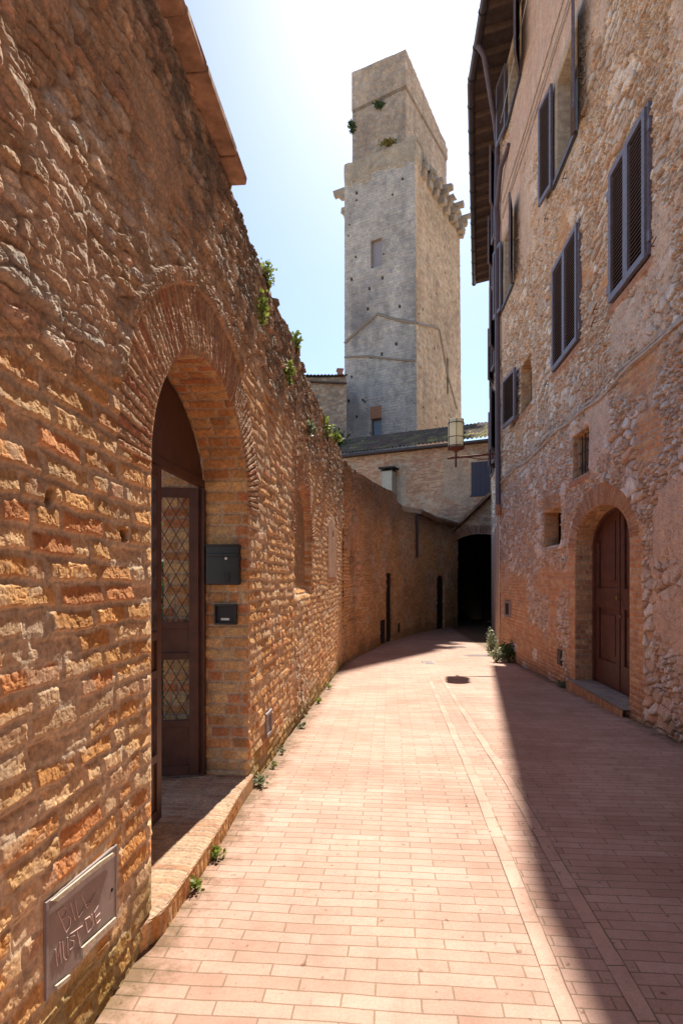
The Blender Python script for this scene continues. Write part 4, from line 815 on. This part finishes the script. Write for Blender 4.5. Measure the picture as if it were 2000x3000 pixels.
def house_sdf(U, V): return np.minimum(ell(U, V, *AR)[0], rect(U, V, SHW))
sh = Sheet(); patch(sh, HFn, np.arange(-4, 11.2, .045), np.arange(-2.6, 6.6, .035), house_fun, house_sdf)
aprof = [(AR[0] - AR[2], -2.5)] + [(AR[0] - AR[2] * math.cos(t), AR[1] + AR[3] * math.sin(t)) for t in np.linspace(0, math.pi, 24)] + [(AR[0] + AR[2], -2.5)]
reveal(sh, HFn, aprof, .12, 631, 1, .06, [(.3, .18, .12), (.25, .15, .11)])
sh.build('wall', M['stone_far'], hs)
# deep passage; its shade is painted, walls coloured near black
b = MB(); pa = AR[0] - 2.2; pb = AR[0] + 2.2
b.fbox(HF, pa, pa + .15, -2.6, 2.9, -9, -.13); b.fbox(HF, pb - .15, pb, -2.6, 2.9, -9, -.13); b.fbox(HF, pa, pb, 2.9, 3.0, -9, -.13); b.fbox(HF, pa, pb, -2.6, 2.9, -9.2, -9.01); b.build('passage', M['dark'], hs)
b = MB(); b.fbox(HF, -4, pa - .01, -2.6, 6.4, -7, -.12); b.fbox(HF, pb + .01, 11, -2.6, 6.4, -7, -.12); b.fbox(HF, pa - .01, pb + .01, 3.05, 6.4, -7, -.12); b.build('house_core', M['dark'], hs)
b = MB()
for i in range(4): b.fbox(HF, SHW[0] + i * .225 + .004, SHW[0] + i * .225 + .221, SHW[2], SHW[3], -.03, .02 + .004 * (i % 2))
b.fbox(HF, SHW[0] - .05, SHW[1] + .05, SHW[2] - .06, SHW[2], -.05, .06); b.fbox(HF, SHW[0], SHW[1], SHW[2], SHW[3], -.10, -.035); win = b.build('window', simple('blue_grey_shutter', (.06, .062, .10), .6, .3), hs)
def tiles(F, u0, u1, prof, pitch=.2, rows=.32, du=.05, dl=.05):     # barrel-tile roof; F(u, d) -> point and up; prof: (v0,n0)->(v1,n1)
    (v0, n0), (v1, n1) = prof; L = math.hypot(v1 - v0, n1 - n0); U, D = np.meshgrid(np.arange(u0, u1, du), np.arange(0, L, dl), indexing='ij')
    jw = .03 * fbm(U * 3, D * 3, 701, 2); ph = (U + jw) / pitch; H = .085 * np.abs(np.sin(ph * math.pi)) + .035 * (1 - ((D / rows + .3 * h2(np.floor(ph), 0, 4)) % 1)) + .03 * fbm(U * 2, D * 2, 703, 3)
    t = D / L; V = v0 + (v1 - v0) * t + H * abs(n1 - n0) / L; Nn = n0 + (n1 - n0) * t
    idv = h2(np.floor(ph), np.floor(D / rows + .3 * h2(np.floor(ph), 0, 4)), 7)
    col = pal(idv, [(.19, .115, .075), (.17, .115, .085), (.15, .115, .09), (.2, .14, .1), (.13, .1, .08)]) * (1 + .5 * fbm(U * 4, D * 4, 705)[..., None])
    li = ss(fbm(U * 1.3, D * 1.5, 707, 4), .0, .2); col = mix(col, np.array((.3, .26, .11)), li * .55); li = ss(fbm(U * 2.1, D * 2.1, 717, 4) + .25 * ss(U, 5.6, 7.2) + .15 * ss(D, 3., 1.) - .2, .0, .12); col = mix(col, np.array((.42, .37, .12)) * (1 + .8 * fbm(U * 5, D * 5, 719)[..., None]), li * .8)
    return F(U, V, Nn), col
sh = Sheet(); P_, c_ = tiles(HFn, -4.3, 9.5, ((6.55, .38), (8.6, -4.6))); sh.grid(P_, c_)
sh.hexa(HF, -4.3, 9.5, 6.42, 6.52, -.2, .34, (.08, .06, .05)); sh.build('roof', M['stone_far'], hs)
b = MB(); b.tube([HF(-4.2, 6.45, .40), HF(9.4, 6.45, .40)], .07, 8); b.build('gutter', M['gutter'], hs)
# pent roof edge that climbs to the right over the arch
b = MB(); A0 = HF(6.05, 2.25, .25); 
b.hexa([HF(5.9, 2.3, .02), HF(7.9, 4.1, .02), HF(7.9, 4.1, .5), HF(5.9, 2.3, .5), HF(5.86, 2.42, .02), HF(7.86, 4.22, .02), HF(7.86, 4.22, .5), HF(5.86, 2.42, .5)]); b.build('pent_roof', M['tile'], hs)
# plastered flue
b = MB(); b.fbox(HF, 2.36, 2.90, 2.2, 5.42, .12, .6); fl = b.build('chimney', M['flue'], hs)
b = MB(); b.fbox(HF, 2.22, 3.04, 5.54, 5.62, .02, .72); b.fbox(HF, 2.31, 2.95, 5.42, 5.45, .07, .65)
for (u, n) in ((2.4, .16), (2.86, .16), (2.4, .56), (2.86, .56)): b.fbox(HF, u - .03, u + .03, 5.45, 5.54, n - .03, n + .03)
b.build('cap', M['dark_metal'], fl)
# ------------------------------------------------------------------ tower
tw = empty('medieval_tower', (5.48, 42, -1.6), 'tall grey stone medieval tower with a narrower top stage, above the roofs', 'tower')
TC = np.array((5.48, 42.0)); ta = np.array((-.862, .507)); trr = np.array((.507, .862)); WA, WR = 6.1, 9.9
def TL(t0=0., s0=0.):
    def f(U, V, H):    # left face, u along ta, outward = -trr
        U = U - H * ss(.2 - U, 0, .2)
        k = np.clip((V - 5) / 27, 0, 1) * .22
        return np.stack([TC[0] + ta[0] * (U + s0 + k * (1 - (U + s0) / WA)) + trr[0] * (t0 - H), TC[1] + ta[1] * (U + s0 + k * (1 - (U + s0) / WA)) + trr[1] * (t0 - H), V + EYE], -1)
    return f
def TR(t0=0., s0=0.):
    def f(U, V, H):    # right face, u along trr, outward = -ta
        U = U - H * ss(.2 - U, 0, .2)
        k = np.clip((V - 5) / 27, 0, 1) * .22
        return np.stack([TC[0] + trr[0] * (U + t0) + ta[0] * (s0 + k - H), TC[1] + trr[1] * (U + t0) + ta[1] * (s0 + k - H), V + EYE], -1)
    return f
holesL = [(rng.uniform(.3, 5.8), rng.uniform(7, 30)) for _ in range(30)]; holesR = [(rng.uniform(.3, 9.5), rng.uniform(7, 30)) for _ in range(36)]
WT = (2.75, 3.72, 23.6, 25.7); WB = (2.85, 3.75, 10.2, 13.0); SL = (6.3, 6.75, 15.3, 18.3)
def tower_fun(side, up=False):
    seed = 800 + 50 * side + (20 if up else 0)
    def f(U, V):
        ch = .21 if not up else .16; e, i, _ = bricks(U, V, ch, .55 if not up else .34, seed, .03, .03, .05, .4); rg = fbm(U * 5, V * 5, seed + 1, 4); lo = fbm(U * .5, V * .35, seed + 2, 4); strk = fbm(U * 2.2, V * .22, seed + 3, 4)
        if side == 0: P = [(.51, .475, .44), (.48, .445, .415), (.53, .49, .445), (.46, .43, .405), (.52, .475, .42)]
        else: P = [(.60, .44, .30), (.56, .39, .26), (.62, .47, .33), (.52, .37, .25), (.59, .45, .32)]
        if up: P = [(.5, .42, .34), (.54, .43, .33), (.47, .4, .34), (.52, .39, .29)] if side == 0 else [(.58, .44, .33), (.53, .39, .29), (.6, .48, .37)]
        col = pal(i, P) * (1 + .16 * jit(i, 2) + .6 * lo + .35 * rg + .35 * strk)[..., None]; col = mix(col * .84, col, e)
        if side == 0 and not up:
            w = ss(strk + .25 * ss(18 - V, 0, 8) - .1, .0, .2) * ss(19 - V, 0, 3); col = mix(col, np.array((.47, .45, .42)), w * .6)
            w = ss(fbm(U * .6, V * .25, seed + 5, 3), .06, .2) * ss(V, 8, 14) * ss(24 - V, 0, 4); col = mix(col, np.array((.2, .195, .2)), w * .6)
        if side == 1 and not up:
            w = ss(16 - V + 4 * lo, 0, 6); col = mix(col, np.array((.46, .29, .17)), w * .5)
        H = .03 * e + .05 * rg
        for (hu, hv) in (() if up else (holesL if side == 0 else holesR)):
            m = (np.abs(U - hu) < .06 + .35 * (hu % .1)) & (np.abs(V - hv) < .06 + .6 * (hv % .1)); H = np.where(m, -.16, H); col = np.where(m[..., None], np.array((.05, .045, .04)), col)
        if up:      # parapet band
            w = (V > 36.6) * 1.; H = H + .09 * w; w = (np.abs(V - 36.55) < .12); col = np.where(w[..., None], col * .55, col)
        return H, col
    return f
sh = Sheet(); vs_ = np.arange(4.5, 32.2, .075)
tsdf = lambda U, V: np.minimum(rect(U, V, WT), rect(U, V, (WB[0], WB[1], WB[2], 12.2)))
patch(sh, TL(), np.arange(0, WA + .01, .075), vs_, tower_fun(0), tsdf)
patch(sh, TR(), np.arange(0, WR + .01, .08), vs_, tower_fun(1), lambda U, V: rect(U, V, SL))
for w in (WT, (WB[0], WB[1], WB[2], 12.2)): reveal(sh, TL(), [(w[0], w[2]), (w[1], w[2]), (w[1], w[3]), (w[0], w[3]), (w[0], w[2])], .35, 811, 1, .1, [(.4, .33, .28)], .2)
reveal(sh, TR(), [(SL[0], SL[2]), (SL[1], SL[2]), (SL[1], SL[3]), (SL[0], SL[3]), (SL[0], SL[2])], .35, 811, -1, .1, [(.4, .3, .2)], .2)
sh.build('lower_stage', M['stone_far'], tw)
def tbox(b, s0, s1, t0, t1, v0, v1, mi=0):
    q = lambda s, t, v: (TC[0] + ta[0] * s + trr[0] * t, TC[1] + ta[1] * s + trr[1] * t, v + EYE)
    b.hexa([q(s0, t0, v0), q(s1, t0, v0), q(s1, t1, v0), q(s0, t1, v0), q(s0, t0, v1), q(s1, t0, v1), q(s1, t1, v1), q(s0, t1, v1)], mi)
tstone = simple('tower_stone', (.4, .33, .26), .95, .1, 0, .3, 1.5, .4)
b = MB(); tbox(b, .35, WA - .12, .45, WR - .1, -3, 32.0); b.build('tower_core', tstone, tw)
sh = Sheet(); hs_ = lambda U: 39.3 + .3 * U / 4.6
patch(sh, TL(.5, 1.0), np.arange(0, 4.65, .075), np.arange(31.9, 39.7, .075), tower_fun(0, True), None, hs_)
patch(sh, TR(.5, 1.184 - .22), np.arange(0, 8.75, .08), np.arange(31.9, 39.4, .075), tower_fun(1, True), None, lambda U: 39.3 - 1.75 * U / 8.75)
sh.build('upper_stage', M['stone_far'], tw)
b = MB(); tbox(b, 1.2, 5.5, .7, 9.1, 31.8, 38.1); b.build('upper_core', tstone, tw)
# broken corbel band
sh = Sheet()
for (fn, w_, sd) in ((TL(), WA, 0), (TR(), 1.6, 1)):
    U, V = np.meshgrid(np.arange(0, w_ + .01, .06), np.arange(29.6, 32.42, .06), indexing='ij'); H, c_ = tower_fun(sd, True)(U, V * .999)
    low = 30.5 + .9 * fbm(U * .9, U * 0, 5 + sd, 3) + .25 * (np.sin(U * 4.2) > 0); hi = 32.2 + .25 * fbm(U * 1.7, U * 0, 15 + sd, 3)
    H = (H + .12 + .12 * fbm(U * 1.2, V * 1.2, 25, 3)) * ss(V - low, 0, .12) - .02; kp = (cellmean(V - low) > -.06) & (cellmean(V - hi) < 0)
    sh.grid(fn(U, V, H), mix(c_, np.array((.45, .40, .31)) * (1 + .5 * fbm(U * 3, V * 3, 35)[..., None]), .55), kp)
sh.build('corbel_band', M['stone_far'], tw)
b = MB(); tbox(b, .0, 6.05, .03, 1.2, 31.9, 32.12); tbox(b, .02, .9, 1.2, 9.8, 31.2, 31.8); b.build('ledge', tstone, tw)
def rock(b, s0, s1, t0, t1, v0, v1, j=.09):
    q = lambda s, t, v: (TC[0] + ta[0] * s + trr[0] * t + rng.uniform(-j, j), TC[1] + ta[1] * s + trr[1] * t + rng.uniform(-j, j), v + EYE + rng.uniform(-j, j))
    b.hexa([q(s0, t0, v0), q(s1, t0, v0), q(s1, t1, v0), q(s0, t1, v0), q(s0, t0, v1), q(s1, t0, v1), q(s1, t1, v1), q(s0, t1, v1)])
for (t, big_) in ((1.4, .25), (2.6, .3), (3.7, .5), (4.9, .8), (6.1, .6), (7.3, .85), (8.3, .35), (9.3, .85), (9.75, .4)):
    b = MB(); dd = random.uniform(-.2, .2)
    rock(b, -.40 * big_, .3, t - .26, t + .26, 29.9 + dd, 30.5 + dd); rock(b, -.75 * big_, .3, t - .24, t + .22, 30.5 + dd, 30.95 + dd); rock(b, -1.15 * big_, -.2 * big_, t - .2, t + .25, 30.9 + dd, 31.25 + dd); b.build('corbel', tstone, tw)
for (s, v) in ((6.1, 29.9), (6.1, 28.3)):
    b = MB(); k = 1. if v > 29 else .35; rock(b, s - .2, s + .55 * k, .1, .6, v, v + .45); rock(b, s - .2, s + 1.1 * k, .12, .55, v + .4, v + .8); b.build('corbel', tstone, tw)
# old roof scars
def tline(pts, r, name):
    b = MB(); P_ = []
    for (f, u, v) in pts: P_.append(tuple((TL() if f == 0 else TR())(np.array(u), np.array(v), np.array(.05))))
    b.tube(P_, r, 6); b.build(name, simple(name + '_stone', (.3, .25, .2), .95), tw)
tline([(0, 6.05, 18.4), (0, 4.6, 19.3), (0, 3.1, 20.0), (0, 1.5, 19.2), (0, .05, 18.65)], .11, 'roof_scar')
tline([(1, .1, 18.65), (1, 1.2, 18.9), (1, 3.2, 19.6), (1, 4.6, 19.9), (1, 6.4, 16.8), (1, 8.6, 14.6)], .09, 'roof_scar')
tline([(0, 6.05, 17.3), (0, 4, 17.0), (0, 2, 16.4), (0, .05, 15.9)], .08, 'roof_scar')
# tower windows
tl = lambda u, v, n: tuple(float(x) for x in TL()(np.array(u, float), np.array(v, float), np.array(n, float)))
b = MB(); b.fbox(tl, WT[0], WT[1], WT[2], WT[3], -.34, -.3); b.build('window', simple('pale_shutter', (.36, .33, .36), .7), tw)
b = MB()
for (u0, u1, p, q_) in ((WB[0], WB[0] + .1, 10.2, 12.2), (WB[1] - .1, WB[1], 10.2, 12.2), (WB[0] + .1, WB[1] - .1, 12.1, 12.2)): b.fbox(tl, u0, u1, p, q_, -.3, -.2)
w_ = b.build('window', M['louvre'], tw); b = MB(); b.fbox(tl, WB[0], WB[1], 10.2, 12.2, -.32, -.3); b.build('pane', simple('sky_reflecting_pane', (.3, .38, .48), .2, .6), w_)
b = MB(); b.fbox(tl, WB[0] - .02, WB[1] + .02, 12.2, 13.1, -.05, .07); o = b.build('brick_infill', M['terracotta'], tw)
tr_ = lambda u, v, n: tuple(float(x) for x in TR()(np.array(u, float), np.array(v, float), np.array(n, float)))
b = MB(); b.fbox(tr_, SL[0], SL[1], SL[2], SL[3], -.35, -.3); b.build('window', M['dark'], tw)
fb = empty('flower_box', tl(3.3, 10.2, .2), 'terracotta flower box on the lower tower window sill', 'flower box')
b = MB(); b.fbox(tl, 2.9, 3.7, 10.2, 10.5, .02, .32); b.build('planter', M['terracotta'], fb); leaves('flowers', tl(3.3, 10.62, .17), (.38, .16, .16), 160, .14, M['red_flower'], None, parent=fb)
for (f, u, v, r, mt, tx) in ((0, 2.0, 32.45, (.75, .3, .3), 'leaf_yellow', 'yellow flowering tuft on the ledge between the tower stages'), (0, 3.1, 36.0, (.4, .2, .32), 'leaf_dark', 'dark green tuft high on the tower top stage'), (0, 5.62, 35.3, (.32, .3, .5), 'leaf_dark', 'dark green tuft on the left edge of the tower top')):
    P0 = np.array(tl(u, v, .1)); P0 = P0 + (np.append(trr * .45, 0) if v > 33 else 0)
    leaves('tower_plant', tuple(P0), r, 260, .16, M[mt], tx, 'plant', 'plants growing on the tower', clump=7)
# ------------------------------------------------------------------ stone house left of the tower
sh_ = empty('stone_house', (-2, 38, -1.6), 'small stone house with a tiled roof, left of the tower behind the wall', 'house')
A = Vector((-6.5, 39.0)); B = Vector((.35, 39.9)); d_ = (B - A).normalized()
SFn = lambda U, V, H: np.stack([A.x + d_.x * U + d_.y * H, A.y + d_.y * U - d_.x * H, V + EYE], -1)
SF = lambda u, v, n: tuple(float(x) for x in SFn(np.array(u, float), np.array(v, float), np.array(n, float)))
def sfun(U, V):
    e2, i2, _ = stones(U, V, .42, .2, 911, .08, .3); rg = fbm(U * 6, V * 6, 905, 3); col = mix(np.tile(np.array((.36, .28, .2)), U.shape + (1,)), pal(i2, [(.42, .33, .25), (.33, .25, .19), (.46, .38, .3), (.38, .27, .2), (.29, .24, .2)]) * (1 + .4 * rg[..., None]), .2 + .8 * e2)
    col = mix(col, np.array((.26, .25, .24)), ss(11.5 - V + 3 * fbm(U * .6, V * .6, 908, 3), -.5, 2) * .5); return .04 * e2 + .04 * rg, col
SW = (4.55, 5.35, 10.2, 11.3)
top_ = lambda U: 13.55 + .06 * U
sh = Sheet(); patch(sh, SFn, np.arange(0, 6.9, .06), np.arange(-3, 14.2, .06), sfun, lambda U, V: rect(U, V, SW), top_); sh.build('wall', M['stone_far'], sh_)
b = MB(); b.hexa([SF(0, -3, -.4), SF(6.85, -3, -.4), SF(6.85, -3, -4), SF(0, -3, -4), SF(0, 13.4, -.4), SF(6.85, 13.8, -.4), SF(6.85, 14.4, -4), SF(0, 14, -4)]); b.build('house_core', M['dark'], sh_)
b = MB(); b.fbox(SF, SW[0], SW[1], SW[2], SW[3], -.3, -.2); b.build('window', M['winglass'], sh_)
sh = Sheet(); U, D = np.meshgrid(np.arange(-.3, 7.0, .06), np.arange(0, 4.2, .08), indexing='ij'); H = .07 * np.abs(np.sin(U / .24 * math.pi)) + .05 * fbm(U, D, 4, 3)
P_ = SFn(U, 13.6 + .06 * U + D * .25 + H, .35 - D); sh.grid(P_, np.tile(np.array((.24, .17, .13)), U.shape + (1,)) * (1 + .6 * fbm(U * 3, D * 3, 5)[..., None])); sh.hexa(SF, -.3, 6.9, 13.45, 13.52, -.2, .3, (.1, .07, .06)); sh.build('roof', M['stone_far'], sh_)
b = MB(); b.fbox(SF, 6.4, 6.75, 13.9, 14.75, -1.2, -.8); b.fbox(SF, 6.34, 6.81, 14.75, 14.85, -1.26, -.74); b.build('chimney', M['terracotta'], sh_)
leaves('ivy', (-.6, 33, 9.4), (1.2, .8, 1.0), 500, .22, M['leaf_dark'], 'dark ivy clump between the stone house and the tower foot', 'plant')
# ------------------------------------------------------------------ light, sky, camera
SUN = Vector((.160, .841, 1.0)).normalized()
el = math.asin(SUN.z); az = math.atan2(SUN.x, SUN.y)
w = bpy.data.worlds.new('World'); bpy.context.scene.world = w; w.use_nodes = True; nt = w.node_tree
sky = nt.nodes.new('ShaderNodeTexSky'); sky.sky_type = 'NISHITA'; sky.sun_disc = False; sky.sun_elevation = el; sky.sun_rotation = az; sky.air_density = 1.0; sky.dust_density = .6; sky.ozone_density = 3.0
bg = nt.nodes['Background']; bg.inputs['Strength'].default_value = .053; nt.links.new(sky.outputs[0], bg.inputs['Color'])
sl = bpy.data.lights.new('sun', 'SUN'); sl.energy = 2.65; sl.angle = R(.53); sl.color = (1., .93, .82)
so = bpy.data.objects.new('sun', sl); C.objects.link(so); so.rotation_euler = SUN.to_track_quat('Z', 'Y').to_euler(); so.location = (5, 5, 30)
cam = bpy.data.cameras.new('camera'); co = bpy.data.objects.new('camera', cam); C.objects.link(co); co.location = (0, 0, EYE); co.rotation_euler = (R(90), 0, 0)
cam.sensor_fit = 'HORIZONTAL'; cam.sensor_width = 36; cam.lens = 36 * 1700 / 2000; cam.shift_y = .1; cam.clip_end = 3000; cam.clip_start = .05
sc = bpy.context.scene; sc.camera = co
sc.view_settings.view_transform = 'Standard'; sc.view_settings.look = 'None'; sc.view_settings.exposure = 1.85; sc.view_settings.gamma = 1
sc.render.engine = 'CYCLES'; sc.cycles.use_denoising = True; sc.cycles.max_bounces = 8; sc.cycles.diffuse_bounces = 8; sc.cycles.sample_clamp_indirect = 8
